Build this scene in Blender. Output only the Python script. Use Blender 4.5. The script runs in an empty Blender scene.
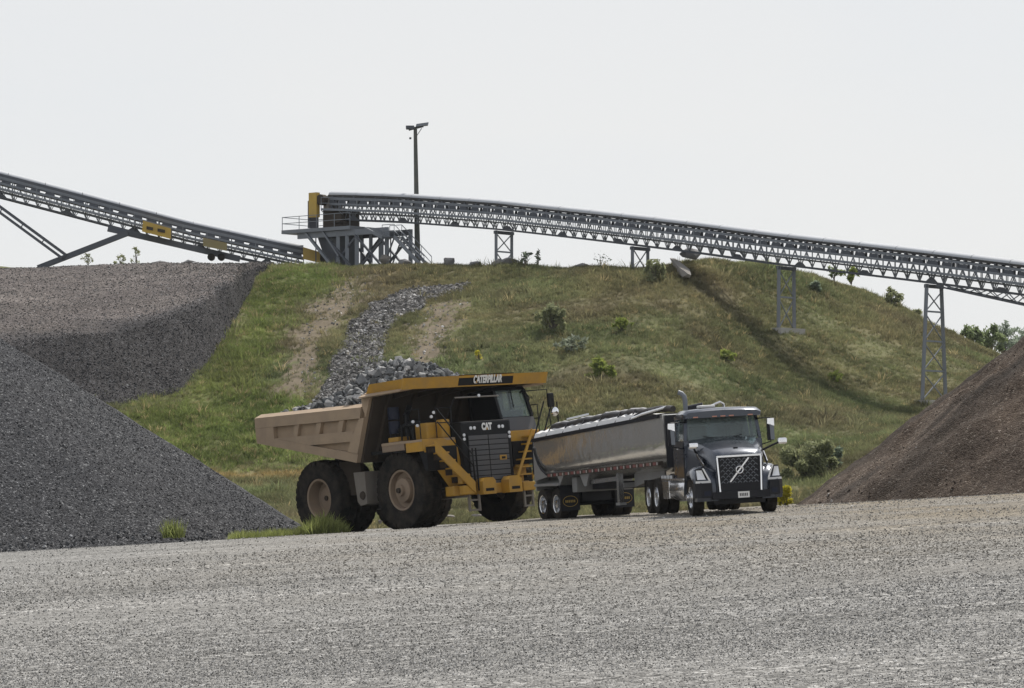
import bpy, bmesh, math, random
import numpy as np
from mathutils import Vector, Matrix

R = math.radians
rng = np.random.default_rng(7)
random.seed(7)
SC = bpy.context.scene
COL = SC.collection

# ------------------------------------------------------------------ camera
CAM_Z, FOC, HOR = 1.9, 2880.0, 458.0
cd = bpy.data.cameras.new('camera')
cam = bpy.data.objects.new('camera', cd)
COL.objects.link(cam)
cam.location = (0, 0, CAM_Z)
cam.rotation_euler = (R(90), 0, 0)
cd.sensor_width = 36
cd.lens = FOC / 1024 * 36
cd.shift_y = (HOR - 344) / 1024
cd.clip_start = 0.5
cd.clip_end = 6000
SC.camera = cam

# ------------------------------------------------------------------ light
SUN_EL, SUN_AZ = 56.0, 28.0          # azimuth: degrees right of the view direction, behind the hill
SKY_WHITE = 0.862
SUN_E = 4.7
w = bpy.data.worlds.new('World')
SC.world = w
w.use_nodes = True
nt = w.node_tree
nt.nodes.clear()
wo = nt.nodes.new('ShaderNodeOutputWorld')
sky = nt.nodes.new('ShaderNodeTexSky')
sky.sky_type = 'NISHITA'
sky.sun_disc = False
sky.sun_elevation = R(SUN_EL)
sky.sun_rotation = R(SUN_AZ)
b1 = nt.nodes.new('ShaderNodeBackground')
b1.inputs['Strength'].default_value = 0.10
nt.links.new(sky.outputs[0], b1.inputs[0])
b2 = nt.nodes.new('ShaderNodeBackground')       # high thin cloud veil
b2.inputs['Strength'].default_value = SKY_WHITE
tc = nt.nodes.new('ShaderNodeTexCoord')
mp = nt.nodes.new('ShaderNodeMapping')
mp.inputs['Scale'].default_value = (1.5, 1.5, 5)
no = nt.nodes.new('ShaderNodeTexNoise')
no.inputs['Scale'].default_value = 2.2
no.inputs['Detail'].default_value = 5
nt.links.new(tc.outputs['Generated'], mp.inputs[0])
nt.links.new(mp.outputs[0], no.inputs['Vector'])
cr = nt.nodes.new('ShaderNodeValToRGB')
cr.color_ramp.elements[0].position = 0.35
cr.color_ramp.elements[0].color = (0.965, 0.978, 0.992, 1)
cr.color_ramp.elements[1].position = 0.6
cr.color_ramp.elements[1].color = (1.0, 0.997, 0.99, 1)
nt.links.new(no.outputs['Fac'], cr.inputs[0])
nt.links.new(cr.outputs[0], b2.inputs[0])
mx = nt.nodes.new('ShaderNodeMixShader')
# the veil is thick toward the horizon and thins toward the zenith, as haze does
sx = nt.nodes.new('ShaderNodeSeparateXYZ')
nt.links.new(tc.outputs['Generated'], sx.inputs[0])
vr = nt.nodes.new('ShaderNodeMapRange')
vr.inputs['From Min'].default_value = 0.0
vr.inputs['From Max'].default_value = 1.0
vr.inputs['To Min'].default_value = 0.97
vr.inputs['To Max'].default_value = 0.45
nt.links.new(sx.outputs['Z'], vr.inputs[0])
nt.links.new(vr.outputs[0], mx.inputs[0])
nt.links.new(b1.outputs[0], mx.inputs[1])
nt.links.new(b2.outputs[0], mx.inputs[2])
nt.links.new(mx.outputs[0], wo.inputs[0])

sd = bpy.data.lights.new('sun', 'SUN')
sd.energy = SUN_E
sd.angle = R(2.5)
sd.color = (1.0, 0.95, 0.87)
sun = bpy.data.objects.new('sun', sd)
COL.objects.link(sun)
_el, _az = R(SUN_EL), R(SUN_AZ)
_dir = Vector((math.sin(_az) * math.cos(_el), math.cos(_az) * math.cos(_el), math.sin(_el)))
sun.rotation_euler = (-_dir).to_track_quat('-Z', 'Y').to_euler()
sun.location = _dir * 200

SC.view_settings.view_transform = 'Standard'
SC.view_settings.look = 'None'
SC.view_settings.exposure = 0.0
SC.view_settings.gamma = 1.0
SC.render.engine = 'CYCLES'
SC.cycles.max_bounces = 6
SC.cycles.diffuse_bounces = 2
SC.cycles.glossy_bounces = 3
SC.cycles.transmission_bounces = 4
SC.cycles.use_denoising = True
SC.cycles.caustics_reflective = False
SC.cycles.caustics_refractive = False


def X(px, Y):
    return (px - 512.0) / FOC * Y


def Z(py, Y):
    return CAM_Z + (HOR - py) / FOC * Y


def PXY(x, y, z):
    return 512 + x / y * FOC, HOR - (z - CAM_Z) / y * FOC


# ------------------------------------------------------------------ materials
MATS = {}


def _new(name):
    m = bpy.data.materials.new(name)
    m.use_nodes = True
    t = m.node_tree
    return m, t, t.nodes['Principled BSDF']


def node(t, kind, **kw):
    n = t.nodes.new(kind)
    for k, v in kw.items():
        if k in ('operation', 'data_type', 'blend_type', 'attribute_name', 'attribute_type', 'feature', 'noise_dimensions', 'distance', 'interpolation_type'):
            setattr(n, k, v)
    return n


def ramp(t, stops):
    c = t.nodes.new('ShaderNodeValToRGB')
    el = c.color_ramp.elements
    while len(el) < len(stops):
        el.new(0.5)
    for e, (p, col) in zip(el, stops):
        e.position = p
        e.color = (*col, 1)
    return c


def mixc(t, fac, a, b, mode='MIX'):
    n = t.nodes.new('ShaderNodeMix')
    n.data_type = 'RGBA'
    n.blend_type = mode
    for sock, v in ((n.inputs[0], fac), (n.inputs[6], a), (n.inputs[7], b)):
        if isinstance(v, (int, float)):
            sock.default_value = v
        elif isinstance(v, tuple):
            sock.default_value = (*v, 1)
        else:
            t.links.new(v, sock)
    return n.outputs[2]


def paint(name, col, rough=0.5, metal=0.0, dirt=0.25, dirtcol=(0.20, 0.16, 0.115), scale=1.3, bump=0.0, spec=0.5, coat=0.0):
    """painted or worn surface: base colour, blotchy dust, uneven gloss"""
    m, t, p = _new(name)
    co = t.nodes.new('ShaderNodeTexCoord')
    n1 = t.nodes.new('ShaderNodeTexNoise')
    n1.inputs['Scale'].default_value = scale
    n1.inputs['Detail'].default_value = 7
    n1.inputs['Roughness'].default_value = 0.65
    t.links.new(co.outputs['Object'], n1.inputs['Vector'])
    r1 = ramp(t, [(0.38, (0, 0, 0)), (0.72, (1, 1, 1))])
    t.links.new(n1.outputs['Fac'], r1.inputs[0])
    ml = t.nodes.new('ShaderNodeMath')
    ml.operation = 'MULTIPLY'
    ml.inputs[1].default_value = dirt
    t.links.new(r1.outputs[0], ml.inputs[0])
    out = mixc(t, ml.outputs[0], col, dirtcol)
    t.links.new(out, p.inputs['Base Color'])
    p.inputs['Metallic'].default_value = metal
    p.inputs['Specular IOR Level'].default_value = spec
    p.inputs['Coat Weight'].default_value = coat
    p.inputs['Coat Roughness'].default_value = 0.08
    mr = t.nodes.new('ShaderNodeMapRange')
    mr.inputs['To Min'].default_value = max(0.02, rough - 0.1)
    mr.inputs['To Max'].default_value = min(1, rough + 0.15)
    t.links.new(n1.outputs['Fac'], mr.inputs[0])
    t.links.new(mr.outputs[0], p.inputs['Roughness'])
    if bump:
        n2 = t.nodes.new('ShaderNodeTexNoise')
        n2.inputs['Scale'].default_value = 2.2
        n2.inputs['Detail'].default_value = 2
        t.links.new(co.outputs['Object'], n2.inputs['Vector'])
        bp = t.nodes.new('ShaderNodeBump')
        bp.inputs['Strength'].default_value = 1.0
        bp.inputs['Distance'].default_value = bump
        t.links.new(n2.outputs['Fac'], bp.inputs['Height'])
        t.links.new(bp.outputs[0], p.inputs['Normal'])
    MATS[name] = m
    return m


def gravel(name, stops, s_small, s_big, patch=(0.25, 0.25, 0.25), patch_cols=None, bump=0.03, patch_amt=0.5, pscale=1.0, streak=False, dust=None):
    m, t, p = _new(name)
    g = t.nodes.new('ShaderNodeNewGeometry')
    v1 = t.nodes.new('ShaderNodeTexVoronoi')
    v1.inputs['Scale'].default_value = s_small
    t.links.new(g.outputs['Position'], v1.inputs['Vector'])
    v2 = t.nodes.new('ShaderNodeTexVoronoi')
    v2.inputs['Scale'].default_value = s_big
    t.links.new(g.outputs['Position'], v2.inputs['Vector'])
    sep1 = t.nodes.new('ShaderNodeSeparateColor')
    t.links.new(v1.outputs['Color'], sep1.inputs[0])
    sep2 = t.nodes.new('ShaderNodeSeparateColor')
    t.links.new(v2.outputs['Color'], sep2.inputs[0])
    ad = t.nodes.new('ShaderNodeMath')
    ad.operation = 'MULTIPLY_ADD'
    ad.inputs[1].default_value = 0.35
    t.links.new(sep2.outputs[0], ad.inputs[0])
    mu = t.nodes.new('ShaderNodeMath')
    mu.operation = 'MULTIPLY'
    mu.inputs[1].default_value = 0.65
    t.links.new(sep1.outputs[0], mu.inputs[0])
    t.links.new(mu.outputs[0], ad.inputs[2])
    r = ramp(t, stops)
    t.links.new(ad.outputs[0], r.inputs[0])
    col = r.outputs[0]
    if patch_cols:
        mpn = t.nodes.new('ShaderNodeMapping')
        mpn.inputs['Scale'].default_value = patch
        t.links.new(g.outputs['Position'], mpn.inputs[0])
        n = t.nodes.new('ShaderNodeTexNoise')
        n.inputs['Scale'].default_value = pscale
        n.inputs['Detail'].default_value = 8
        n.inputs['Roughness'].default_value = 0.62
        t.links.new(mpn.outputs[0], n.inputs['Vector'])
        r2 = ramp(t, patch_cols)
        t.links.new(n.outputs['Fac'], r2.inputs[0])
        col = mixc(t, patch_amt, col, r2.outputs[0], 'MULTIPLY')
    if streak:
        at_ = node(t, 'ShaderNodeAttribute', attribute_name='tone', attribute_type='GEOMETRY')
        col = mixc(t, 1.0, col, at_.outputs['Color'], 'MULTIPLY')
    if dust:
        # tan fines tracked over the far right part of the lot
        sp = t.nodes.new('ShaderNodeSeparateXYZ')
        t.links.new(g.outputs['Position'], sp.inputs[0])
        fac = None
        for sock, a0, a1 in ((sp.outputs['Y'], 34, 70), (sp.outputs['X'], -10, 7)):
            q = t.nodes.new('ShaderNodeMapRange')
            q.inputs['From Min'].default_value = a0
            q.inputs['From Max'].default_value = a1
            t.links.new(sock, q.inputs[0])
            if fac is None:
                fac = q.outputs[0]
            else:
                k = t.nodes.new('ShaderNodeMath')
                k.operation = 'MULTIPLY'
                t.links.new(fac, k.inputs[0])
                t.links.new(q.outputs[0], k.inputs[1])
                fac = k.outputs[0]
        nz = t.nodes.new('ShaderNodeTexNoise')
        nz.inputs['Scale'].default_value = 0.22
        nz.inputs['Detail'].default_value = 5
        t.links.new(g.outputs['Position'], nz.inputs['Vector'])
        rz = ramp(t, [(0.36, (0.3, 0.3, 0.3)), (0.62, (1, 1, 1))])
        t.links.new(nz.outputs['Fac'], rz.inputs[0])
        k = t.nodes.new('ShaderNodeMath')
        k.operation = 'MULTIPLY'
        t.links.new(fac, k.inputs[0])
        t.links.new(rz.outputs[0], k.inputs[1])
        k2 = t.nodes.new('ShaderNodeMath')
        k2.operation = 'MULTIPLY'
        k2.inputs[1].default_value = 0.8
        t.links.new(k.outputs[0], k2.inputs[0])
        col = mixc(t, k2.outputs[0], col, mixc(t, 1.0, col, dust, 'MULTIPLY'))
    t.links.new(col, p.inputs['Base Color'])
    p.inputs['Roughness'].default_value = 0.95
    p.inputs['Specular IOR Level'].default_value = 0.2
    bp = t.nodes.new('ShaderNodeBump')
    bp.inputs['Strength'].default_value = 1
    bp.inputs['Distance'].default_value = bump
    sm = t.nodes.new('ShaderNodeMath')
    sm.operation = 'ADD'
    t.links.new(v1.outputs['Distance'], sm.inputs[0])
    t.links.new(v2.outputs['Distance'], sm.inputs[1])
    iv = t.nodes.new('ShaderNodeMath')
    iv.operation = 'MULTIPLY'
    iv.inputs[1].default_value = -1
    t.links.new(sm.outputs[0], iv.inputs[0])
    t.links.new(iv.outputs[0], bp.inputs['Height'])
    t.links.new(bp.outputs[0], p.inputs['Normal'])
    MATS[name] = m
    return m


def toned(name, attr_kind='INSTANCER', rough=0.8, trans=0.0, var=0.35, spec=0.15):
    """colour comes from the per-plant / per-stone attribute 'tone', varied a little per instance"""
    m, t, p = _new(name)
    a = node(t, 'ShaderNodeAttribute', attribute_name='tone', attribute_type=attr_kind)
    oi = t.nodes.new('ShaderNodeObjectInfo')
    mr = t.nodes.new('ShaderNodeMapRange')
    mr.inputs['To Min'].default_value = 1 - var
    mr.inputs['To Max'].default_value = 1 + var
    t.links.new(oi.outputs['Random'], mr.inputs[0])
    vm = t.nodes.new('ShaderNodeVectorMath')
    vm.operation = 'SCALE'
    t.links.new(a.outputs['Color'], vm.inputs[0])
    t.links.new(mr.outputs[0], vm.inputs['Scale'])
    t.links.new(vm.outputs[0], p.inputs['Base Color'])
    p.inputs['Roughness'].default_value = rough
    p.inputs['Specular IOR Level'].default_value = spec
    if trans:
        tr = t.nodes.new('ShaderNodeBsdfTranslucent')
        t.links.new(vm.outputs[0], tr.inputs['Color'])
        ms = t.nodes.new('ShaderNodeMixShader')
        ms.inputs[0].default_value = trans
        t.links.new(p.outputs[0], ms.inputs[1])
        t.links.new(tr.outputs[0], ms.inputs[2])
        t.links.new(ms.outputs[0], t.nodes['Material Output'].inputs[0])
    MATS[name] = m
    return m


def leafmat(name, col, col2, trans=0.55, scale=3.0):
    m, t, p = _new(name)
    g = t.nodes.new('ShaderNodeNewGeometry')
    r = ramp(t, [(0.0, col), (1.0, col2)])
    t.links.new(g.outputs['Random Per Island'], r.inputs[0])
    t.links.new(r.outputs[0], p.inputs['Base Color'])
    p.inputs['Roughness'].default_value = 0.6
    p.inputs['Specular IOR Level'].default_value = 0.3
    tr = t.nodes.new('ShaderNodeBsdfTranslucent')
    t.links.new(r.outputs[0], tr.inputs['Color'])
    ms = t.nodes.new('ShaderNodeMixShader')
    ms.inputs[0].default_value = trans
    t.links.new(p.outputs[0], ms.inputs[1])
    t.links.new(tr.outputs[0], ms.inputs[2])
    t.links.new(ms.outputs[0], t.nodes['Material Output'].inputs[0])
    MATS[name] = m
    return m


paint('yellow', (0.48, 0.262, 0.026), 0.5, dirt=0.6, dirtcol=(0.25, 0.165, 0.075), scale=1.7)
paint('yellow_guard', (0.50, 0.33, 0.05), 0.6, dirt=0.4, scale=1.0)
paint('body_tan', (0.37, 0.275, 0.185), 0.75, dirt=0.65, dirtcol=(0.26, 0.20, 0.145), scale=1.6)
paint('body_dark', (0.050, 0.040, 0.032), 0.8, dirt=0.4, dirtcol=(0.085, 0.066, 0.05), spec=0.2)
paint('machine_black', (0.007, 0.008, 0.010), 0.5, dirt=0.18, dirtcol=(0.04, 0.035, 0.03), spec=0.25)
paint('machine_blue', (0.010, 0.014, 0.032), 0.45, dirt=0.15, dirtcol=(0.04, 0.035, 0.03), spec=0.25)
paint('grille_grey', (0.075, 0.078, 0.085), 0.55, dirt=0.3, dirtcol=(0.12, 0.10, 0.085))
paint('tank_grey', (0.20, 0.185, 0.165), 0.65, dirt=0.5, dirtcol=(0.16, 0.125, 0.095))
paint('rubber', (0.014, 0.0135, 0.013), 0.85, dirt=0.7, dirtcol=(0.075, 0.062, 0.05), scale=2.2, spec=0.12)
paint('rim_tan', (0.27, 0.20, 0.14), 0.7, dirt=0.5, dirtcol=(0.17, 0.135, 0.11), scale=2)
paint('steel', (0.19, 0.21, 0.24), 0.5, metal=0.35, dirt=0.35, dirtcol=(0.14, 0.14, 0.15), scale=0.7)
paint('steel_dark', (0.075, 0.085, 0.105), 0.55, metal=0.3, dirt=0.3, dirtcol=(0.13, 0.12, 0.12), scale=0.7)
paint('olive_box', (0.25, 0.21, 0.10), 0.7, dirt=0.5)
paint('galv', (0.44, 0.46, 0.49), 0.8, metal=0.0, dirt=0.25, dirtcol=(0.36, 0.36, 0.36), scale=0.5)
paint('belt', (0.02, 0.021, 0.025), 0.7, dirt=0.2)
paint('truck_slate', (0.036, 0.046, 0.068), 0.26, metal=0.5, dirt=0.12, dirtcol=(0.16, 0.15, 0.14), scale=1.2, coat=0.7)
paint('truck_black', (0.006, 0.007, 0.012), 0.4, dirt=0.15, dirtcol=(0.03, 0.028, 0.027), scale=1.5, spec=0.3)
paint('chrome', (0.85, 0.86, 0.88), 0.10, metal=1.0, dirt=0.12, dirtcol=(0.5, 0.5, 0.5))
paint('alloy', (0.75, 0.76, 0.78), 0.22, metal=1.0, dirt=0.25, dirtcol=(0.35, 0.33, 0.3), bump=0.004)
paint('tub_metal', (0.88, 0.865, 0.83), 0.18, metal=0.86, dirt=0.3, dirtcol=(0.58, 0.53, 0.46), scale=0.8, bump=0.02)
paint('trailer_grey', (0.27, 0.275, 0.28), 0.5, metal=0.3, dirt=0.4, dirtcol=(0.2, 0.18, 0.155))
paint('tarp_black', (0.012, 0.012, 0.016), 0.5, dirt=0.2)
paint('tarp_white', (0.68, 0.68, 0.68), 0.85, dirt=0.25, dirtcol=(0.5, 0.48, 0.45), scale=3)
paint('white', (0.78, 0.78, 0.77), 0.4, dirt=0.1)
paint('red_tape', (0.16, 0.03, 0.03), 0.5, dirt=0.5)
paint('white_tape', (0.45, 0.43, 0.42), 0.5, dirt=0.5)
paint('amber', (0.55, 0.25, 0.18), 0.4, dirt=0.1)
paint('lamp_lens', (0.75, 0.77, 0.80), 0.15, dirt=0.1)
paint('pole_wood', (0.075, 0.085, 0.08), 0.85, dirt=0.3, scale=2)
paint('concrete', (0.42, 0.41, 0.39), 0.9, dirt=0.5, dirtcol=(0.27, 0.25, 0.22), scale=1.5)
paint('boulder', (0.165, 0.165, 0.17), 0.9, dirt=0.6, dirtcol=(0.27, 0.26, 0.25), scale=2.5, bump=0.04)
paint('slab_pale', (0.21, 0.20, 0.185), 0.9, dirt=0.6, dirtcol=(0.26, 0.23, 0.20), scale=1.5)
paint('bark', (0.11, 0.095, 0.08), 0.9, dirt=0.3)
paint('seat_dark', (0.02, 0.02, 0.024), 0.7, dirt=0.1)

# glass: dark tinted pane with sky reflection
m, t, p = _new('glass')
p.inputs['Base Color'].default_value = (0.62, 0.76, 0.76, 1)
p.inputs['Roughness'].default_value = 0.03
p.inputs['Transmission Weight'].default_value = 0.85
p.inputs['IOR'].default_value = 1.12
p.inputs['Specular IOR Level'].default_value = 0.9
p.inputs['Coat Weight'].default_value = 0.6
MATS['glass'] = m

gravel('lot_gravel', [(0.05, (0.06, 0.06, 0.06)), (0.35, (0.17, 0.169, 0.165)), (0.65, (0.295, 0.292, 0.283)), (0.95, (0.58, 0.578, 0.57))],
       34, 11, patch=(0.045, 0.30, 1), patch_cols=[(0.30, (0.70, 0.69, 0.67)), (0.46, (0.90, 0.89, 0.87)), (0.56, (1.0, 0.99, 0.97)), (0.70, (1.28, 1.27, 1.26))], bump=0.022, patch_amt=0.9, pscale=1.6, dust=(0.90, 0.755, 0.545))
gravel('pile_grey', [(0.05, (0.014, 0.014, 0.017)), (0.5, (0.056, 0.058, 0.064)), (0.8, (0.10, 0.103, 0.11)), (0.97, (0.36, 0.37, 0.38))],
       24, 10, patch=(0.12, 0.12, 0.12), patch_cols=[(0.3, (0.8, 0.8, 0.82)), (0.7, (1.08, 1.06, 1.04))], bump=0.06, patch_amt=0.9)
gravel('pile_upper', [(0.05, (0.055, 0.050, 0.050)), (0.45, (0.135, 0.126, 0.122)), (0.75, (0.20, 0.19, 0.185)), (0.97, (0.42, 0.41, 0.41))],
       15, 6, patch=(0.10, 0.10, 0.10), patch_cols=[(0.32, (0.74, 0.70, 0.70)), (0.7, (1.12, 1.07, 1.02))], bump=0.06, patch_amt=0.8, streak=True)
gravel('pile_brown', [(0.05, (0.036, 0.025, 0.018)), (0.5, (0.072, 0.053, 0.040)), (0.8, (0.105, 0.081, 0.063)), (0.98, (0.24, 0.21, 0.18))],
       20, 8.0, patch=(0.30, 0.30, 0.45), patch_cols=[(0.3, (0.55, 0.50, 0.48)), (0.5, (0.9, 0.88, 0.86)), (0.7, (1.25, 1.2, 1.15))], bump=0.04, patch_amt=0.6, streak=True)
toned('grass_blade', rough=0.75, trans=0.48, var=0.3)
toned('stone_toned', rough=0.9, var=0.5, spec=0.2)
toned('hill_soil', 'GEOMETRY', rough=1.0, var=0.0, spec=0.1)
leafmat('leaf_green', (0.15, 0.20, 0.09), (0.26, 0.31, 0.16))
leafmat('leaf_bright', (0.16, 0.215, 0.05), (0.30, 0.34, 0.085))
leafmat('leaf_yellow', (0.38, 0.36, 0.02), (0.58, 0.52, 0.05))
leafmat('leaf_olive', (0.19, 0.21, 0.11), (0.31, 0.33, 0.18))
leafmat('leaf_bluegreen', (0.13, 0.17, 0.12), (0.23, 0.28, 0.20))
leafmat('leaf_pale', (0.15, 0.18, 0.12), (0.27, 0.30, 0.23))
leafmat('leaf_far', (0.20, 0.25, 0.18), (0.30, 0.35, 0.28))  # far trees: distance haze mixed into the leaf colour, paler and bluer
# rock: mid grey blasted limestone, tone per rock
m, t, p = _new('rock_grey')
oi = t.nodes.new('ShaderNodeObjectInfo')
rr = ramp(t, [(0.0, (0.06, 0.068, 0.072)), (0.5, (0.18, 0.185, 0.19)), (0.8, (0.32, 0.325, 0.33)), (1.0, (0.55, 0.54, 0.53))])
t.links.new(oi.outputs['Random'], rr.inputs[0])
tcn = t.nodes.new('ShaderNodeTexCoord')
nn = t.nodes.new('ShaderNodeTexNoise')
nn.inputs['Scale'].default_value = 4
nn.inputs['Detail'].default_value = 6
t.links.new(tcn.outputs['Object'], nn.inputs['Vector'])
r3 = ramp(t, [(0.35, (0.7, 0.7, 0.7)), (0.65, (1.15, 1.13, 1.1))])
t.links.new(nn.outputs['Fac'], r3.inputs[0])
t.links.new(mixc(t, 1.0, rr.outputs[0], r3.outputs[0], 'MULTIPLY'), p.inputs['Base Color'])
p.inputs['Roughness'].default_value = 0.9
MATS['rock_grey'] = m
paint('rock_fill', (0.10, 0.105, 0.11), 0.95, dirt=0.7, dirtcol=(0.20, 0.20, 0.20), scale=5, bump=0.05)


# ------------------------------------------------------------------ object helpers
def tag(o, label=None, cat=None, group=None, kind=None):
    for k, v in (('label', label), ('category', cat), ('group', group), ('kind', kind)):
        if v:
            o[k] = v
    return o


def thing(name, label, cat, loc=(0, 0, 0), group=None, mat4=None):
    o = bpy.data.objects.new(name, None)
    COL.objects.link(o)
    o.empty_display_size = 0.3
    if mat4 is not None:
        o.matrix_world = mat4
    else:
        o.location = loc
    return tag(o, label, cat, group)


def link(name, me, mat, parent=None, mtx=None):
    if mat and not me.materials:
        me.materials.append(MATS[mat])
    o = bpy.data.objects.new(name, me)
    COL.objects.link(o)
    if parent:
        o.parent = parent
    if mtx is not None:
        o.matrix_local = mtx
    return o


class MB:
    def __init__(s, off=(0, 0, 0)):
        s.v, s.f, s.off = [], [], Vector(off)

    def add(s, vs, fs):
        b = len(s.v)
        s.v += [tuple(Vector(p) - s.off) for p in vs]
        s.f += [tuple(i + b for i in f) for f in fs]
        return s

    def box(s, x0, x1, y0, y1, z0, z1):
        return s.hexa([(x0, y0, z0), (x1, y0, z0), (x1, y1, z0), (x0, y1, z0), (x0, y0, z1), (x1, y0, z1), (x1, y1, z1), (x0, y1, z1)])

    def hexa(s, v8):
        return s.add(v8, [(0, 3, 2, 1), (4, 5, 6, 7), (0, 1, 5, 4), (1, 2, 6, 5), (2, 3, 7, 6), (3, 0, 4, 7)])

    def cbox(s, x0, x1, y0, y1, z0, z1, c=0.03):
        """box with chamfered edges"""
        b = bmesh.new()
        bmesh.ops.create_cube(b, size=1)
        for v in b.verts:
            v.co = Vector(((x0 + x1) / 2 + v.co.x * (x1 - x0), (y0 + y1) / 2 + v.co.y * (y1 - y0), (z0 + z1) / 2 + v.co.z * (z1 - z0)))
        bmesh.ops.bevel(b, geom=list(b.edges), offset=c, segments=2, affect='EDGES', profile=0.6)
        b.verts.index_update()
        s.add([v.co.copy() for v in b.verts], [[v.index for v in f.verts] for f in b.faces])
        b.free()
        return s

    def prism(s, poly, axis, a0, a1):
        """poly: 2-D outline; axis 'x' -> (y,z), 'y' -> (x,z), 'z' -> (x,y)"""
        n = len(poly)

        def pt(u, v, a):
            return (a, u, v) if axis == 'x' else ((u, a, v) if axis == 'y' else (u, v, a))
        vs = [pt(u, v, a0) for u, v in poly] + [pt(u, v, a1) for u, v in poly]
        fs = [tuple(range(n)), tuple(range(2 * n - 1, n - 1, -1))]
        fs += [(i, i + n, (i + 1) % n + n, (i + 1) % n) for i in range(n)]
        return s.add(vs, fs)

    def tube(s, pts, r, n=8, r2=None, cap=True):
        pts = [Vector(p) for p in pts]
        rings = []
        up = Vector((0, 0, 1))
        vs, fs = [], []
        for i, p in enumerate(pts):
            d = (pts[min(i + 1, len(pts) - 1)] - pts[max(i - 1, 0)]).normalized()
            a = d.cross(up)
            if a.length < 1e-3:
                a = d.cross(Vector((1, 0, 0)))
            a.normalize()
            b = d.cross(a)
            rad = r if r2 is None else r + (r2 - r) * i / (len(pts) - 1)
            for k in range(n):
                t = 2 * math.pi * k / n
                vs.append(p + a * (rad * math.cos(t)) + b * (rad * math.sin(t)))
        m = len(pts)
        for i in range(m - 1):
            for k in range(n):
                fs.append((i * n + k, i * n + (k + 1) % n, (i + 1) * n + (k + 1) % n, (i + 1) * n + k))
        if cap:
            fs.append(tuple(range(n - 1, -1, -1)))
            fs.append(tuple(range((m - 1) * n, m * n)))
        return s.add(vs, fs)

    def lathe(s, prof, n=40, c=(0, 0, 0), axis='y'):
        """prof: (radius, along-axis) pairs"""
        vs, fs = [], []
        c = Vector(c)
        for (r, a) in prof:
            for k in range(n):
                t = 2 * math.pi * k / n
                u, v = r * math.cos(t), r * math.sin(t)
                vs.append(c + (Vector((u, a, v)) if axis == 'y' else (Vector((a, u, v)) if axis == 'x' else Vector((u, v, a)))))
        m = len(prof)
        for i in range(m - 1):
            for k in range(n):
                fs.append((i * n + k, i * n + (k + 1) % n, (i + 1) * n + (k + 1) % n, (i + 1) * n + k))
        return s.add(vs, fs)

    def bar(s, p, q, w, h):
        p, q = Vector(p), Vector(q)
        d = (q - p).normalized()
        up = Vector((0, 0, 1)) if abs(d.z) < 0.95 else Vector((1, 0, 0))
        a = d.cross(up).normalized() * (w / 2)
        b = a.cross(d).normalized() * (h / 2)
        return s.hexa([p - a - b, p + a - b, p + a + b, p - a + b, q - a - b, q + a - b, q + a + b, q - a + b])

    def build(s, name, mat, parent=None, smooth=False, loc=None):
        me = bpy.data.meshes.new(name)
        me.from_pydata(s.v, [], s.f)
        b = bmesh.new()
        b.from_mesh(me)
        bmesh.ops.recalc_face_normals(b, faces=b.faces)
        b.to_mesh(me)
        b.free()
        if smooth:
            me.shade_smooth()
            try:
                me.set_sharp_from_angle(angle=R(38))
            except Exception:
                pass
        o = link(name, me, mat, parent)
        if loc:
            o.location = loc
        return o


_UNIT = {}


def barobj(name, p, q, w, h, mat, parent, off):
    """one straight member as an object of its own; all members of a material share one unit mesh"""
    if mat not in _UNIT:
        me = bpy.data.meshes.new('bar_' + mat)
        b = MB().box(-.5, .5, -.5, .5, 0, 1)
        me.from_pydata(b.v, [], b.f)
        me.materials.append(MATS[mat])
        _UNIT[mat] = me
    off = Vector(off)
    p, q = Vector(p) - off, Vector(q) - off
    d = q - p
    L = d.length
    d.normalize()
    up = Vector((0, 0, 1)) if abs(d.z) < 0.98 else Vector((0, 1, 0))
    a = d.cross(up).normalized()
    b = a.cross(d).normalized()
    M = Matrix((a * w, b * h, d * L)).transposed().to_4x4()
    M.translation = p
    o = bpy.data.objects.new(name, _UNIT[mat])
    COL.objects.link(o)
    o.parent = parent
    o.matrix_local = M
    return o


def copy_part(o, parent, mtx=None):
    c = o.copy()
    COL.objects.link(c)
    c.parent = parent
    if mtx is not None:
        c.matrix_local = mtx
    for ch in o.children:
        copy_part(ch, c)
    return c


def grid_mesh(name, P, mat, smooth=True, tone=None):
    """P: (nu, nv, 3) array"""
    nu, nv = P.shape[:2]
    me = bpy.data.meshes.new(name)
    V = P.reshape(-1, 3)
    i = np.arange(nu * nv).reshape(nu, nv)
    F = np.stack([i[:-1, :-1], i[1:, :-1], i[1:, 1:], i[:-1, 1:]], -1).reshape(-1, 4)
    me.vertices.add(len(V))
    me.vertices.foreach_set('co', V.astype(np.float32).ravel())
    me.loops.add(F.size)
    me.loops.foreach_set('vertex_index', F.astype(np.int32).ravel())
    me.polygons.add(len(F))
    me.polygons.foreach_set('loop_start', np.arange(0, F.size, 4, dtype=np.int32))
    me.update(calc_edges=True)
    me.validate()
    if smooth:
        me.shade_smooth()
    if tone is not None:
        a = me.attributes.new('tone', 'FLOAT_COLOR', 'POINT')
        c = np.ones((len(V), 4), np.float32)
        c[:, :3] = tone.reshape(-1, 3)
        a.data.foreach_set('color', c.ravel())
    return link(name, me, mat)


def tri_mesh(name, V, F, mat, parent=None):
    me = bpy.data.meshes.new(name)
    me.vertices.add(len(V))
    me.vertices.foreach_set('co', np.asarray(V, np.float32).ravel())
    k = F.shape[1]
    me.loops.add(F.size)
    me.loops.foreach_set('vertex_index', np.asarray(F, np.int32).ravel())
    me.polygons.add(len(F))
    me.polygons.foreach_set('loop_start', np.arange(0, F.size, k, dtype=np.int32))
    me.update(calc_edges=True)
    return link(name, me, mat, parent) if mat else me


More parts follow.
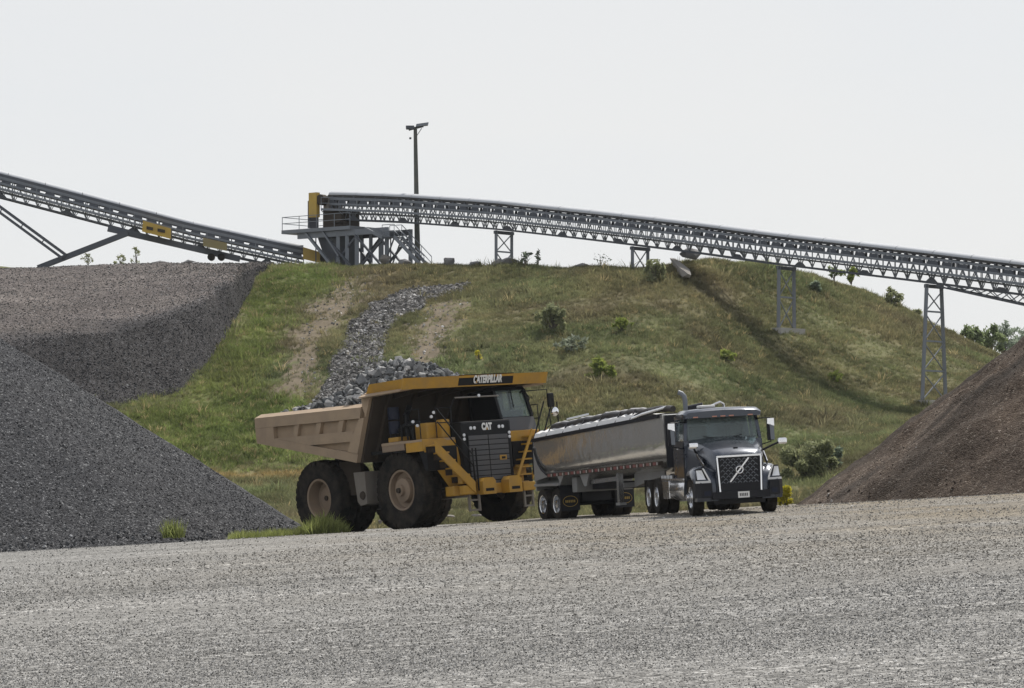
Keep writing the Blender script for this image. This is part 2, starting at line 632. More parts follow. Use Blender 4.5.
# value noise (numpy)
_perm = rng.random((64, 64, ))


def vnoise(x, y):
    xi, yi = np.floor(x).astype(int), np.floor(y).astype(int)
    fx, fy = x - xi, y - yi
    fx, fy = fx * fx * (3 - 2 * fx), fy * fy * (3 - 2 * fy)
    g = lambda a, b: _perm[a % 64, b % 64]
    return (g(xi, yi) * (1 - fx) + g(xi + 1, yi) * fx) * (1 - fy) + (g(xi, yi + 1) * (1 - fx) + g(xi + 1, yi + 1) * fx) * fy


def fbm(x, y, o=4):
    s, a = 0, 0.5
    for k in range(o):
        s = s + a * (vnoise(x + 17 * k, y + 31 * k) - 0.5)
        x, y, a = x * 2.03, y * 2.03, a * 0.5
    return s * 2


# ------------------------------------------------------------------ terrain functions
RUTS = [(22.5, -0.03, 0.6, 0.018), (24.4, -0.03, 0.6, 0.018), (31, 0.05, 1.2, 0.022), (33.1, 0.05, 1.2, 0.022), (44, -0.08, 2.0, 0.03), (46.3, -0.08, 2.0, 0.03), (58, 0.03, 2.5, 0.03), (60.5, 0.03, 2.5, 0.03)]


def ruts(x, y):
    """shallow wheel tracks pressed into the lot"""
    z = 0.0 * y
    for (y0, sl, amp, dep) in RUTS:
        d = y - y0 - sl * x - amp * np.sin(x / 11 + y0)
        z = z - dep * np.exp(-(d / 0.22) ** 2) + dep * 0.6 * (np.exp(-((d - 0.42) / 0.16) ** 2) + np.exp(-((d + 0.42) / 0.16) ** 2))
    return z


def lot_z(x, y):
    x, y = np.asarray(x, float), np.asarray(y, float)
    d = np.maximum(0, y - 84)
    hw = np.exp(-(((x + 3.5) / 7.5) ** 4 + ((y - 101) / 8.0) ** 4))       # the haul truck stands on a steeper patch
    return 0.058 * np.clip(x, -60, 60) - 0.02 * d + 0.03 * (x + 2.0) * hw + 0.02 * fbm(x / 6, y / 9, 3) + ruts(x, y)


HPX = np.array([-400, -200, 0, 100, 200, 260, 320, 420, 500, 600, 640, 690, 740, 786, 850, 900, 935, 1000, 1100, 1400], float)
H165 = np.array([478, 478, 478, 478, 478, 478, 478, 479, 480, 483, 484, 485, 480, 472, 462, 450, 440, 432, 430, 440], float)
H195 = np.array([355, 355, 355, 355, 355, 353, 350, 343, 340, 335, 336, 345, 371, 391, 408, 414, 418, 424, 432, 440], float)
HCY = np.array([232, 232, 232, 232, 232, 232, 230, 226, 222, 216, 214, 216, 222, 227, 232, 232, 232, 232, 232, 232], float)
HCP = np.array([266, 265, 264, 264, 265, 266, 265, 263, 265, 264, 266, 259, 261, 267, 281, 302, 323, 353, 402, 450], float)
_gpx = np.linspace(-400, 1400, 361)
_gY = np.linspace(96, 440, 345)
_tab = np.zeros((361, 345))
for _i, _p in enumerate(_gpx):
    cY, cP = np.interp(_p, HPX, HCY), np.interp(_p, HPX, HCP)
    zc = Z(cP, cY)
    x112, x140 = X(_p, 112), X(_p, 140)
    ks = [(96, float(0.058 * X(_p, 96) - 0.9)), (112, -1.3 + 0.04 * x112), (126, -1.1 + 0.03 * x112), (146, -0.5 + 0.02 * x140), (165, Z(np.interp(_p, HPX, H165), 165)),
          (195, Z(np.interp(_p, HPX, H195), 195)), (cY, zc), (cY + 4, zc - 0.15), (cY + 30, zc - 2.5), (330, zc * 0.3), (440, -9)]
    _tab[_i] = np.interp(_gY, [k[0] for k in ks], [k[1] for k in ks])


def _sm(a, ax, n):
    k = np.hanning(n + 2)[1:-1]
    k /= k.sum()
    return np.apply_along_axis(lambda r: np.convolve(np.pad(r, n // 2, mode='edge'), k, 'valid'), ax, a)


_sY = _sm(_tab, 1, 11)
_tab = _sm(_sY, 0, 9)


def hill_base(x, y):
    x, y = np.asarray(x, float), np.asarray(y, float)
    px = np.clip(512 + x / y * FOC, -399, 1399)
    fi = (px + 400) / 5.0
    fj = np.clip(y - 96, 0, 343.9)
    i, j = np.floor(fi).astype(int), np.floor(fj).astype(int)
    i = np.clip(i, 0, 359)
    a, b = fi - i, fj - j
    return (_tab[i, j] * (1 - a) + _tab[i + 1, j] * a) * (1 - b) + (_tab[i, j + 1] * (1 - a) + _tab[i + 1, j + 1] * a) * b


def hz(x, y):
    n = 0.55 * fbm(np.asarray(x) / 9, np.asarray(y) / 9, 4) + 0.16 * fbm(np.asarray(x) / 1.7 + 9, np.asarray(y) / 1.7, 2)
    return hill_base(x, y) + n


def hill_hit(px, py, y0=120.0):
    """where the sight line through a photo point meets the hill"""
    Ys = np.arange(y0, 240, 0.25)
    zs = hz(X(px, Ys), Ys)
    pp = HOR - (zs - CAM_Z) / Ys * FOC
    k = np.argmax(pp <= py) if (pp <= py).any() else int(np.argmin(pp))
    Y = float(Ys[k])
    return float(X(px, Y)), Y, float(zs[k])


def in_poly(px, py, poly):
    c = np.zeros(px.shape, bool)
    n = len(poly)
    for i in range(n):
        x1, y1 = poly[i]
        x2, y2 = poly[(i + 1) % n]
        cond = (y1 > py) != (y2 > py)
        xs = (x2 - x1) * (py - y1) / ((y2 - y1) if y2 != y1 else 1e-9) + x1
        c ^= cond & (px < xs)
    return c


RIPRAP = [(314, 412), (325, 385), (338, 355), (354, 324), (375, 306), (406, 294), (440, 288), (470, 284), (462, 291), (426, 301), (404, 316), (387, 335), (380, 370), (392, 412)]
BARE_L = [(268, 392), (286, 345), (300, 310), (330, 285), (372, 276), (392, 290), (362, 305), (338, 335), (322, 372), (310, 400)]
BARE_R = [(408, 372), (412, 330), (432, 305), (462, 294), (478, 300), (458, 322), (448, 350), (440, 378)]
LUSH = [(60, 500), (90, 420), (190, 395), (232, 330), (250, 280), (270, 264), (330, 264), (352, 280), (300, 300), (275, 345), (262, 392), (318, 398), (316, 468), (190, 470)]


def soft(px, py, poly, j=1.0):
    jx = (6 + 10 * j) * fbm(px / 25, py / 14, 3) + 9 * j * rng.normal(size=px.shape)
    jy = (4 + 6 * j) * fbm(px / 25 + 40, py / 14 + 7, 3) + 6 * j * rng.normal(size=px.shape)
    return in_poly(px + jx, py + jy, poly)


def tones(x, y, z):
    """plant colour over the hill: lush at the left, dry olive elsewhere, straw at the foot"""
    px, py = PXY(x, y, z)
    n = np.clip(0.5 + 1.1 * fbm(x / 7 + 3, y / 7, 4), 0, 1)[:, None]
    n2 = np.clip(0.5 + 1.3 * fbm(x / 2.6 + 60, y / 3.2, 3), 0, 1)[:, None]
    dry = np.array([[0.205, 0.190, 0.100]]) * (1 - n) + np.array([[0.160, 0.192, 0.088]]) * n
    dry = dry * (0.72 + 0.5 * n2)
    red = np.array([[0.19, 0.155, 0.102]])
    k = np.clip(fbm(x / 5 + 90, y / 5, 3) * 2.2, 0, 1)[:, None]
    dry = dry * (1 - 0.55 * k) + red * 0.55 * k
    lush = np.array([[0.150, 0.195, 0.060]]) * (1 - n) + np.array([[0.205, 0.232, 0.080]]) * n
    lush = lush * (0.75 + 0.45 * n2)
    L = soft(px, py, LUSH)[:, None]
    c = np.where(L, lush, dry)
    strawm = np.clip(1 - np.abs(py - 476 + 4 * fbm(x / 4, y / 4, 2)) / 6, 0, 1)[:, None] * (px < 330)[:, None]
    c = c * (1 - strawm) + np.array([[0.36, 0.27, 0.12]]) * strawm
    bare = (soft(px, py, BARE_L) | soft(px, py, BARE_R))[:, None]
    c = np.where(bare, c * 0.6 + np.array([[0.20, 0.165, 0.11]]) * 0.4, c)
    return c, px, py, bare[:, 0], L[:, 0]


# ------------------------------------------------------------------ setting: ground, lot, hill
far = MB().add([(-3000, -400, -12), (3000, -400, -12), (3000, 4000, -12), (-3000, 4000, -12)], [(0, 1, 2, 3)]).build('ground', 'pile_brown')
tag(far, kind='structure')

xs = np.concatenate([np.linspace(-160, -40, 40, endpoint=False), np.linspace(-40, 40, 161), np.linspace(40, 160, 41)[1:]])
ys = np.concatenate([np.linspace(-60, 10, 30, endpoint=False), np.linspace(10, 70, 400, endpoint=False), np.linspace(70, 128, 117)])
gx, gy = np.meshgrid(xs, ys, indexing='ij')
lot = grid_mesh('gravel_lot', np.stack([gx, gy, lot_z(gx, gy)], -1), 'lot_gravel')
tag(lot, kind='structure')

hy = np.concatenate([np.linspace(96, 140, 60, endpoint=False), np.linspace(140, 245, 260, endpoint=False), np.linspace(245, 440, 60)])
hpx = np.linspace(-390, 1390, 420)
gp, gyy = np.meshgrid(hpx, hy, indexing='ij')
gxx = X(gp, gyy)
gz = hz(gxx, gyy)
tn, _a, _b, _c, _d = tones(gxx.ravel(), gyy.ravel(), gz.ravel())
soil = tn * 0.55 + np.array([[0.10, 0.078, 0.05]]) * 0.35
soil = np.where(_c[:, None], np.array([[0.16, 0.133, 0.097]]) * (0.85 + 0.3 * rng.random((len(soil), 1))), soil)
hill = grid_mesh('hill', np.stack([gxx, gyy, gz], -1), 'hill_soil', tone=soil)
tag(hill, kind='structure')


# ------------------------------------------------------------------ instancing
def scatter(name, P, rot, scl, tone, variants, pick):
    me = bpy.data.meshes.new(name)
    n = len(P)
    me.vertices.add(n)
    me.vertices.foreach_set('co', np.asarray(P, np.float32).ravel())
    a = me.attributes.new('rot', 'FLOAT_VECTOR', 'POINT')
    a.data.foreach_set('vector', np.asarray(rot, np.float32).ravel())
    a = me.attributes.new('scl', 'FLOAT_VECTOR', 'POINT')
    a.data.foreach_set('vector', np.asarray(scl, np.float32).ravel())
    a = me.attributes.new('tone', 'FLOAT_COLOR', 'POINT')
    c = np.ones((n, 4), np.float32)
    c[:, :3] = tone
    a.data.foreach_set('color', c.ravel())
    a = me.attributes.new('pick', 'INT', 'POINT')
    a.data.foreach_set('value', np.asarray(pick, np.int32))
    o = bpy.data.objects.new(name, me)
    COL.objects.link(o)
    g = bpy.data.node_groups.new(name, 'GeometryNodeTree')
    g.interface.new_socket('Geometry', in_out='INPUT', socket_type='NodeSocketGeometry')
    g.interface.new_socket('Geometry', in_out='OUTPUT', socket_type='NodeSocketGeometry')
    gi, go = g.nodes.new('NodeGroupInput'), g.nodes.new('NodeGroupOutput')
    iop = g.nodes.new('GeometryNodeInstanceOnPoints')
    jn = g.nodes.new('GeometryNodeJoinGeometry')
    for v in variants:
        ob = g.nodes.new('GeometryNodeObjectInfo')
        ob.inputs['Object'].default_value = v
        ob.inputs['As Instance'].default_value = True
        g.links.new(ob.outputs['Geometry'], jn.inputs[0])

    def na(nm, ty):
        k = g.nodes.new('GeometryNodeInputNamedAttribute')
        k.data_type = ty
        k.inputs['Name'].default_value = nm
        return k.outputs['Attribute']
    g.links.new(gi.outputs[0], iop.inputs['Points'])
    g.links.new(jn.outputs[0], iop.inputs['Instance'])
    iop.inputs['Pick Instance'].default_value = True
    g.links.new(na('pick', 'INT'), iop.inputs['Instance Index'])
    er = g.nodes.new('FunctionNodeEulerToRotation')
    g.links.new(na('rot', 'FLOAT_VECTOR'), er.inputs[0])
    g.links.new(er.outputs[0], iop.inputs['Rotation'])
    g.links.new(na('scl', 'FLOAT_VECTOR'), iop.inputs['Scale'])
    g.links.new(iop.outputs[0], go.inputs[0])
    md = o.modifiers.new('scatter', 'NODES')
    md.node_group = g
    return o


def tuft_mesh(nm, nb, spread, lean, wid):
    V, F = [], []
    for k in range(nb):
        a = rng.random() * 6.283
        r = spread * rng.random()
        bx, by = r * math.cos(a), r * math.sin(a)
        h = 0.55 + 0.45 * rng.random()
        la = a + rng.normal() * 0.7
        L = lean * (0.3 + rng.random())
        t = rng.random() * 6.283
        wx, wy = wid * math.cos(t), wid * math.sin(t)
        b = len(V)
        for f, ww in ((0, 1), (0.55, 0.75), (1, 0.06)):
            ox, oy = L * f * f * math.cos(la), L * f * f * math.sin(la)
            zz = h * f * (1 - 0.25 * f * L)
            V += [(bx + ox - wx * ww, by + oy - wy * ww, zz), (bx + ox + wx * ww, by + oy + wy * ww, zz)]
        F += [(b, b + 1, b + 3, b + 2), (b + 2, b + 3, b + 5, b + 4)]
    me = tri_mesh(nm, np.array(V), np.array(F), None)
    me.materials.append(MATS['grass_blade'])
    return bpy.data.objects.new(nm, me)


def hull_mesh(nm, n=11, flat=0.65, mat=None):
    b = bmesh.new()
    for k in range(n):
        d = rng.normal(size=3)
        d /= np.linalg.norm(d)
        d *= 0.5 * (0.75 + 0.25 * rng.random())
        b.verts.new((d[0] * 1.15, d[1] * 0.9, d[2] * flat))
    r = bmesh.ops.convex_hull(b, input=b.verts)
    bmesh.ops.delete(b, geom=[e for e in r['geom_interior'] if isinstance(e, bmesh.types.BMVert)], context='VERTS')
    me = bpy.data.meshes.new(nm)
    b.to_mesh(me)
    b.free()
    if mat:
        me.materials.append(MATS[mat])
    return me


TUFTS = [tuft_mesh('grass_tuft', 14, 0.35, 0.5, 0.035) for _ in range(3)] + [tuft_mesh('tall_grass_tuft', 11, 0.22, 0.35, 0.028) for _ in range(2)]
STONES = [bpy.data.objects.new('stone', hull_mesh('stone', 10, 0.7, 'stone_toned')) for _ in range(5)]

# hill grass
N = 560000
yy = 118 + (244 - 118) * rng.random(N)
pp = -170 + 1370 * rng.random(N)
xx = X(pp, yy)
keep = rng.random(N) < (yy / 244.0)
xx, yy = xx[keep], yy[keep]
zz = hz(xx, yy)
tn, px, py, bare, lush = tones(xx, yy, zz)
rip = soft(px, py, RIPRAP, 0.15)
dens = np.where(bare, 0.20, 1.0) * np.where(rip, 0.07, 1.0) * np.clip(0.75 + 0.9 * fbm(xx / 3, yy / 3, 3), 0.25, 1)
keep = (rng.random(len(xx)) < dens) & ~((px < 225) & (py < 330)) & (zz > lot_z(xx, yy) - 0.1)
xx, yy, zz, tn, lush, bare = [a[keep] for a in (xx, yy, zz, tn, lush, bare)]
n = len(xx)
tn = tn * (0.75 + 0.5 * rng.random((n, 1)))
straw = rng.random(n) < 0.07
tn[straw] = np.array([0.36, 0.30, 0.16]) * (0.7 + 0.5 * rng.random((straw.sum(), 1)))
hh = (0.19 + 0.27 * rng.random(n)) * np.clip(1.0 + 0.8 * fbm(xx / 4 + 5, yy / 4, 3), 0.5, 1.7) * np.where(bare, 0.55, 1.0)
rot = np.stack([rng.normal(size=n) * 0.15, rng.normal(size=n) * 0.15, rng.random(n) * 6.283], -1)
tall = rng.random(n) < np.clip(0.006 + 0.22 * np.clip(fbm(xx / 2.2 + 33, yy / 2.2, 3) - 0.28, 0, 1), 0, 0.3)
hh = np.where(tall & ~bare, hh * (1.5 + 0.8 * rng.random(n)), hh)
scl = np.stack([hh * 1.35, hh * 1.35, hh], -1)
g = scatter('hill_grass', np.stack([xx, yy, zz - 0.03], -1), rot, scl, tn, TUFTS, rng.integers(0, 5, n))
tag(g, 'knee high wild grass covering the hillside, green at left and dry olive to the right', 'grass', kind='stuff')

# riprap channel stones on the hill
N = 210000
yy = 160 + 75 * rng.random(N)
pp = 300 + 180 * rng.random(N)
xx = X(pp, yy)
zz = hz(xx, yy)
px, py = PXY(xx, yy, zz)
ins = soft(px, py, RIPRAP, 0.15)
mid = np.clip(1.0 - 0.6 * np.clip(1 - np.abs(px - (360 + (400 - py) * 0.35)) / 14, 0, 1) * (py > 310), 0.2, 1)
loose = (soft(px, py, BARE_L) | soft(px, py, BARE_R) | in_poly(px, py, [(330, 275), (380, 270), (385, 290), (340, 292)])) & (rng.random(N) < 0.02)
k = (ins & (rng.random(N) < mid)) | loose
xx, yy, zz, loose = xx[k], yy[k], zz[k], loose[k]
n = len(xx)
sz = (0.18 + 0.36 * rng.random(n) ** 2) * np.where(loose, 0.5, 1)
tn = np.array([[0.160, 0.154, 0.148]]) * (0.25 + 1.15 * rng.random((n, 1))) + (rng.random((n, 1)) < 0.10) * 0.24
tn = np.where(loose[:, None], tn * 1.3 + 0.04, tn)
g = scatter('riprap_stones', np.stack([xx, yy, zz + sz * 0.15], -1), rng.random((n, 3)) * 6.28, np.stack([sz] * 3, -1), tn, STONES, rng.integers(0, 5, n))
tag(g, 'grey broken stone lining the drainage channel down the hillside', 'stones', kind='stuff')

# loose stones on the lot, coarser and sparser with distance
N = 540000
pxx = -190 + 1404 * rng.random(N)
py = 484 + 230 * rng.random(N)
yy = 1.9 * FOC / np.maximum(py - HOR + 0.058 * (pxx - 512), 40)
yy = np.clip(yy + (rng.random(N) - 0.5) * 0.02 * yy, 12, 104)
xx = X(pxx, yy)
zz = lot_z(xx, yy)
patch = np.clip(0.74 + 1.3 * fbm(xx / 7, yy / 4.0, 4), 0.25, 1.0) * np.clip(1.25 - yy / 110, 0.45, 1) * (yy < 103)
k = rng.random(N) < patch
xx, yy, zz = xx[k], yy[k], zz[k]
N = len(xx)
sz = (0.75 + 2.3 * rng.random(N) ** 3) * np.clip(yy / FOC, 0.0070, 0.022)
tn = np.array([[0.285, 0.28, 0.27]]) * (0.38 + 1.0 * rng.random((N, 1))) + (rng.random((N, 1)) < 0.10) * 0.25
tn = np.where(rng.random((N, 1)) < 0.09, tn * 0.35, tn)
tan = np.clip((yy - 26) / 40, 0, 1) * np.clip((xx + 14) / 19, 0, 1) * np.clip(0.55 + 1.2 * fbm(xx / 5 + 20, yy / 8, 3), 0, 1)
tn = tn * (1 - 0.75 * tan[:, None]) + np.array([[0.28, 0.235, 0.165]]) * (0.4 + 0.9 * rng.random((N, 1))) * 0.75 * tan[:, None]
g = scatter('lot_stones', np.stack([xx, yy, zz + sz * 0.1], -1), rng.random((N, 3)) * 6.28, np.stack([sz] * 3, -1), tn, STONES, rng.integers(0, 5, N))
tag(g, 'loose crushed stone lying on the gravel lot', 'gravel', kind='stuff')


# ------------------------------------------------------------------ stockpiles
def cone_pile(name, label, apex, za, slope, mat, r0, n_a, n_r, rough, a_off, gully, stone_col, n_st, st_size):
    ang = np.linspace(0, 2 * math.pi, n_a)
    rad = np.linspace(0.0, 1.0, n_r) ** 0.9 * r0
    A, Rr = np.meshgrid(ang, rad, indexing='ij')
    x = apex[0] + Rr * np.cos(A)
    y = apex[1] + Rr * np.sin(A)
    gl = fbm(np.cos(A) * gully, np.sin(A) * gully + Rr * 0.04, 4)
    z = za - slope * Rr * (1 + 0.02 * gl) + rough * fbm(x / 3.2 + a_off, y / 3.2, 4) + 0.6 * rough * gl * np.clip(Rr / 5, 0, 1) + rough * 0.35 * fbm(x / 0.7, y / 0.7 + a_off, 2)
    z = np.where(Rr < 2.0, np.minimum(z, za - slope * 1.0 - slope * 0.25 * Rr ** 2), z)
    tone = None
    if mat == 'pile_brown':
        # darker moist fines slumped in tongues down the slope, paler dry stone toward the foot
        wob = 0.35 * fbm(x / 4, y / 4 + 50, 3)
        st_ = fbm(A * 9 + wob * 3, Rr * 0.10 + 4, 4)
        foot = np.clip((Rr / 14.6 - 0.62 + 0.5 * fbm(A * 5, Rr * 0.22, 3)) * 2.2, 0, 1)
        v = np.clip(0.80 + 0.75 * st_ + 0.45 * foot, 0.42, 1.55)
        tone = np.stack([v, v * (1 + 0.05 * foot), v * (1 + 0.10 * foot)], -1)
    me_o = grid_mesh(name, np.stack([x, y, z], -1), mat, tone=tone)
    tag(me_o, label, 'gravel pile')
    # stones lying on the near side
    t = math.pi + rng.random(n_st) * math.pi
    rr = r0 * np.sqrt(rng.random(n_st))
    fi = t / (2 * math.pi) * (n_a - 1)
    fj = ((rr / r0) ** (1 / 0.9)) * (n_r - 1)
    i, j = np.clip(fi.astype(int), 0, n_a - 2), np.clip(fj.astype(int), 0, n_r - 2)
    a, b = fi - i, fj - j
    G = np.stack([x, y, z], -1)
    Pp = (G[i, j] * (1 - a)[:, None] + G[i + 1, j] * a[:, None]) * (1 - b)[:, None] + (G[i, j + 1] * (1 - a)[:, None] + G[i + 1, j + 1] * a[:, None]) * b[:, None]
    k = Pp[:, 2] > lot_z(Pp[:, 0], Pp[:, 1]) - 0.05
    Pp = Pp[k]
    m_ = len(Pp)
    sz = st_size * (0.55 + 0.9 * rng.random(m_) ** 2)
    tn = np.array([stone_col]) * (0.35 + 0.95 * rng.random((m_, 1))) + (rng.random((m_, 1)) < 0.07) * 0.22
    toe = Pp[:, 2] < lot_z(Pp[:, 0], Pp[:, 1]) + 0.45
    sz = sz * np.where(toe & (rng.random(m_) < 0.4), 1.9, 1.0)
    s_ = scatter('stones', Pp + np.array([0, 0, 0.1]) * sz[:, None], rng.random((m_, 3)) * 6.28, np.stack([sz] * 3, -1), tn, STONES, rng.integers(0, 5, m_))
    s_.parent = me_o
    s_['kind'] = 'stuff'
    return me_o


cone_pile('gravel_pile', 'tall dark grey crushed stone pile in front, at the left edge of the lot', (-30.5, 112), 13.3, 0.635, 'pile_grey', 26, 420, 130, 0.16, 3.0, 5,
          (0.078, 0.081, 0.087), 80000, 0.072)
cone_pile('gravel_pile', 'brown reclaimed gravel pile rising at the right edge of the lot', (24.6, 100.5), 11.2, 0.765, 'pile_brown', 19, 360, 120, 0.55, 11.0, 7,
          (0.080, 0.062, 0.050), 6000, 0.065)

# upper left stockpile, sits on the hillside
upx = np.array([-300, 0, 60, 120, 180, 205, 225, 240, 252, 262, 272], float)
utoe = np.array([432, 425, 416, 408, 394, 370, 342, 312, 290, 275, 268], float)
urim = np.array([345, 338, 337, 333, 312, 298, 286, 275, 269, 266, 265], float)
ucr = np.array([263, 266, 264, 261, 261, 261, 262, 263, 264, 264.5, 265], float)
cols = np.linspace(-300, 274, 280)
rows = []
for c in cols:
    tp = np.interp(c, upx, utoe)
    _x, yt, _z = hill_hit(c, tp)
    rp, cp = np.interp(c, upx, urim), np.interp(c, upx, ucr)
    zt = _z
    # run out from the toe at the angle of repose until the sight line of the rim is met
    yr = yt
    while yr < 240 and zt + 0.66 * (yr - yt) < Z(rp, yr):
        yr += 0.1
    yc = max(219.0, yr + 3)
    kY = [yt - 3.0, yt, yr, (yr + yc) / 2, yc, yc + 5, yc + 16]
    kZ = [zt - 2.4, zt, Z(rp, yr), (Z(rp, yr) + Z(cp, yc)) / 2 + 0.25, Z(cp, yc), Z(cp, yc) - 0.5, Z(cp, yc) - 6]
    Yv = np.concatenate([np.linspace(kY[a], kY[a + 1], nn_, endpoint=False) for a, nn_ in zip(range(6), (6, 34, 26, 26, 10, 8))])
    Zv = np.interp(Yv, kY, kZ)
    Zv = np.convolve(np.pad(Zv, 3, mode='edge'), np.ones(7) / 7, 'valid')
    rows.append(np.stack([X(c, Yv), Yv, Zv], -1))
UP = np.array(rows)
UP[..., 2] += 0.22 * fbm(UP[..., 0] / 3, UP[..., 1] / 3, 4) + 0.10 * fbm(UP[..., 0] / 0.8, UP[..., 1] / 0.8, 2)
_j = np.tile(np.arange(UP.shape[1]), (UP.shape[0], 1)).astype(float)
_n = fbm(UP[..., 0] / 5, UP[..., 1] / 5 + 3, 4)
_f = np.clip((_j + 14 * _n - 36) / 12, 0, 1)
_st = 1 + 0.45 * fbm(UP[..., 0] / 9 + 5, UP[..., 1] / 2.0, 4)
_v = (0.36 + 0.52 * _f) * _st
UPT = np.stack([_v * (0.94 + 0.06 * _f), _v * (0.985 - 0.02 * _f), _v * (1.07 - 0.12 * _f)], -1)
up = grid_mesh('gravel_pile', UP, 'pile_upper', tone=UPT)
tag(up, 'long grey stone stockpile high on the left hillside, below the slanting conveyor', 'gravel pile')
n = 46000
i, j = rng.integers(0, UP.shape[0] - 1, n), rng.integers(5, UP.shape[1] - 10, n)
a, b = rng.random((n, 1)), rng.random((n, 1))
Pp = (UP[i, j] * (1 - a) + UP[i + 1, j] * a) * (1 - b) + (UP[i, j + 1] * (1 - a) + UP[i + 1, j + 1] * a) * b
steep = j < 42
sz = (0.07 + 0.12 * rng.random(n) ** 2)
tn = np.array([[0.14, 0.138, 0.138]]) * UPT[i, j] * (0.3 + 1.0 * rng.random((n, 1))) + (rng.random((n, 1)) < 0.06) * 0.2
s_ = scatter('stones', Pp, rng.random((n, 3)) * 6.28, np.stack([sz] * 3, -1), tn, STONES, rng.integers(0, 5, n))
s_.parent = up
s_['kind'] = 'stuff'


# ------------------------------------------------------------------ vehicles: shared wheel builders
def tyre_mb(Rad, W, rim, lugs=0, lug_h=0.04, n=48):
    b = MB()
    h = W / 2
    prof = [(rim, -h * 0.80), (rim * 1.05, -h * 0.92), (rim + (Rad - rim) * 0.5, -h), (Rad * 0.955, -h * 0.97), (Rad * 0.985, -h * 0.86), (Rad * 0.99, 0), (Rad * 0.985, h * 0.86),
            (Rad * 0.955, h * 0.97), (rim + (Rad - rim) * 0.5, h), (rim * 1.05, h * 0.92), (rim, h * 0.80), (rim * 0.97, 0), (rim, -h * 0.8)]
    b.lathe(prof, n)
    for k in range(lugs):
        for sgn in (-1, 1):
            a0 = 2 * math.pi * (k + (0.5 if sgn > 0 else 0)) / lugs
            da = math.pi / lugs * 0.62
            v = []
            for (yy_, r_in, r_out) in ((sgn * h * 1.0, Rad * 0.86, Rad * 0.955), (sgn * h * 0.12, Rad * 0.97, Rad)):
                sk = 0 if abs(yy_) > h * 0.5 else da * 0.9
                for aa, rr in ((a0 - da + sk, r_in), (a0 + da + sk, r_in), (a0 + da + sk, r_out + lug_h * 0.4), (a0 - da + sk, r_out + lug_h * 0.4)):
                    v.append((rr * math.cos(aa), yy_, rr * math.sin(aa)))
            b.hexa(v)
            v = []
            for (yy_, rr0, rr1) in ((sgn * h * 0.86, Rad * 0.95, Rad * 0.995), (sgn * h * 1.02, Rad * 0.86, Rad * 0.965)):
                for aa, rr in ((a0 - da, rr0), (a0 + da, rr0), (a0 + da, rr1), (a0 - da, rr1)):
                    v.append((rr * math.cos(aa), yy_, rr * math.sin(aa)))
            b.hexa(v)
    return b


def vehicle_matrix(x, y, deg, dz=0.0):
    """stand a vehicle on the lot: forward points to the camera and 'deg' to the right"""
    f2 = Vector((math.sin(R(deg)), -math.cos(R(deg))))
    h = 2.0
    z = lambda a, b: float(lot_z(a, b))
    gxs = (z(x + h, y) - z(x - h, y)) / (2 * h)
    gys = (z(x, y + h) - z(x, y - h)) / (2 * h)
    nrm = Vector((-gxs, -gys, 1)).normalized()
    f = Vector((f2.x, f2.y, gxs * f2.x + gys * f2.y)).normalized()
    l = nrm.cross(f).normalized()
    M = Matrix((f, l, nrm)).transposed().to_4x4()
    M.translation = (x, y, z(x, y) + dz)
    return M


def text_part(name, body, size, sx, M, mat, parent, off=0.0, align='CENTER', extrude=0.008):
    c = bpy.data.curves.new(name, 'FONT')
    c.body = body
    c.size = size
    c.offset = off
    c.extrude = extrude
    c.align_x = align
    c.align_y = 'CENTER'
    c.materials.append(MATS[mat])
    o = bpy.data.objects.new(name, c)
    COL.objects.link(o)
    o.parent = parent
    o.matrix_local = M @ Matrix.Diagonal((sx, 1, 1, 1))
    return o


def face_x(x, y, z):
    """text plane facing +x (vehicle front)"""
    M = Matrix(((0, 0, 1), (1, 0, 0), (0, 1, 0))).to_4x4()
    M.translation = (x, y, z)
    return M


# ------------------------------------------------------------------ haul truck
HT = vehicle_matrix(X(459, 99.6), 99.6, 40.5)
ht = thing('haul_truck', 'yellow and tan mining haul truck loaded with rocks, parked on the lot', 'haul truck', mat4=HT)
ht.matrix_world = HT
WB = 4.57
TR, TW = 1.345, 0.78


def B(*a):
    return MB().box(*a)


# wheels
ty = tyre_mb(TR, TW, 0.70, 30, 0.05, 60)
first = {}


def haul_wheel(x, yc, outer, dual=False):
    key = 'w'
    if 't' not in first:
        o = ty.build('tyre', 'rubber', ht, smooth=True)
        first['t'] = o
        new = True
    else:
        o = first['t'].copy()
        COL.objects.link(o)
        o.parent = ht
        new = False
    M = Matrix.Translation((x, yc, TR)) @ Matrix.Rotation(random.random() * 6, 4, 'Y')
    o.matrix_local = M
    if outer:
        s = 1 if yc > 0 else -1
        h = TW / 2
        d = 0.5 if dual else 0.26
        prof = [(0.71, s * (h * 0.80)), (0.69, s * (h * 0.88)), (0.63, s * (h * 0.82)), (0.60, s * (h - d)), (0.44, s * (h - d - 0.03)), (0.40, s * (h - d + (0.16 if not dual else 0.06))),
                (0.20, s * (h - d + (0.20 if not dual else 0.09))), (0.18, s * (h - d + (0.30 if not dual else 0.10))), (0.01, s * (h - d + (0.30 if not dual else 0.10)))]
        MB().lathe(prof, 40).build('rim', 'rim_tan', o, smooth=True)
        hb = MB()
        hb.tube([(0, s * (h - d + 0.09), 0), (0, s * (h - d + (0.38 if not dual else 0.15)), 0)], 0.09, 12)
        hb.build('hub', 'body_dark', o)
    return o


for s in (-1, 1):
    haul_wheel(0, s * 2.06, True)
    haul_wheel(-WB, s * 2.16, True, True)
    haul_wheel(-WB, s * 1.28, False)

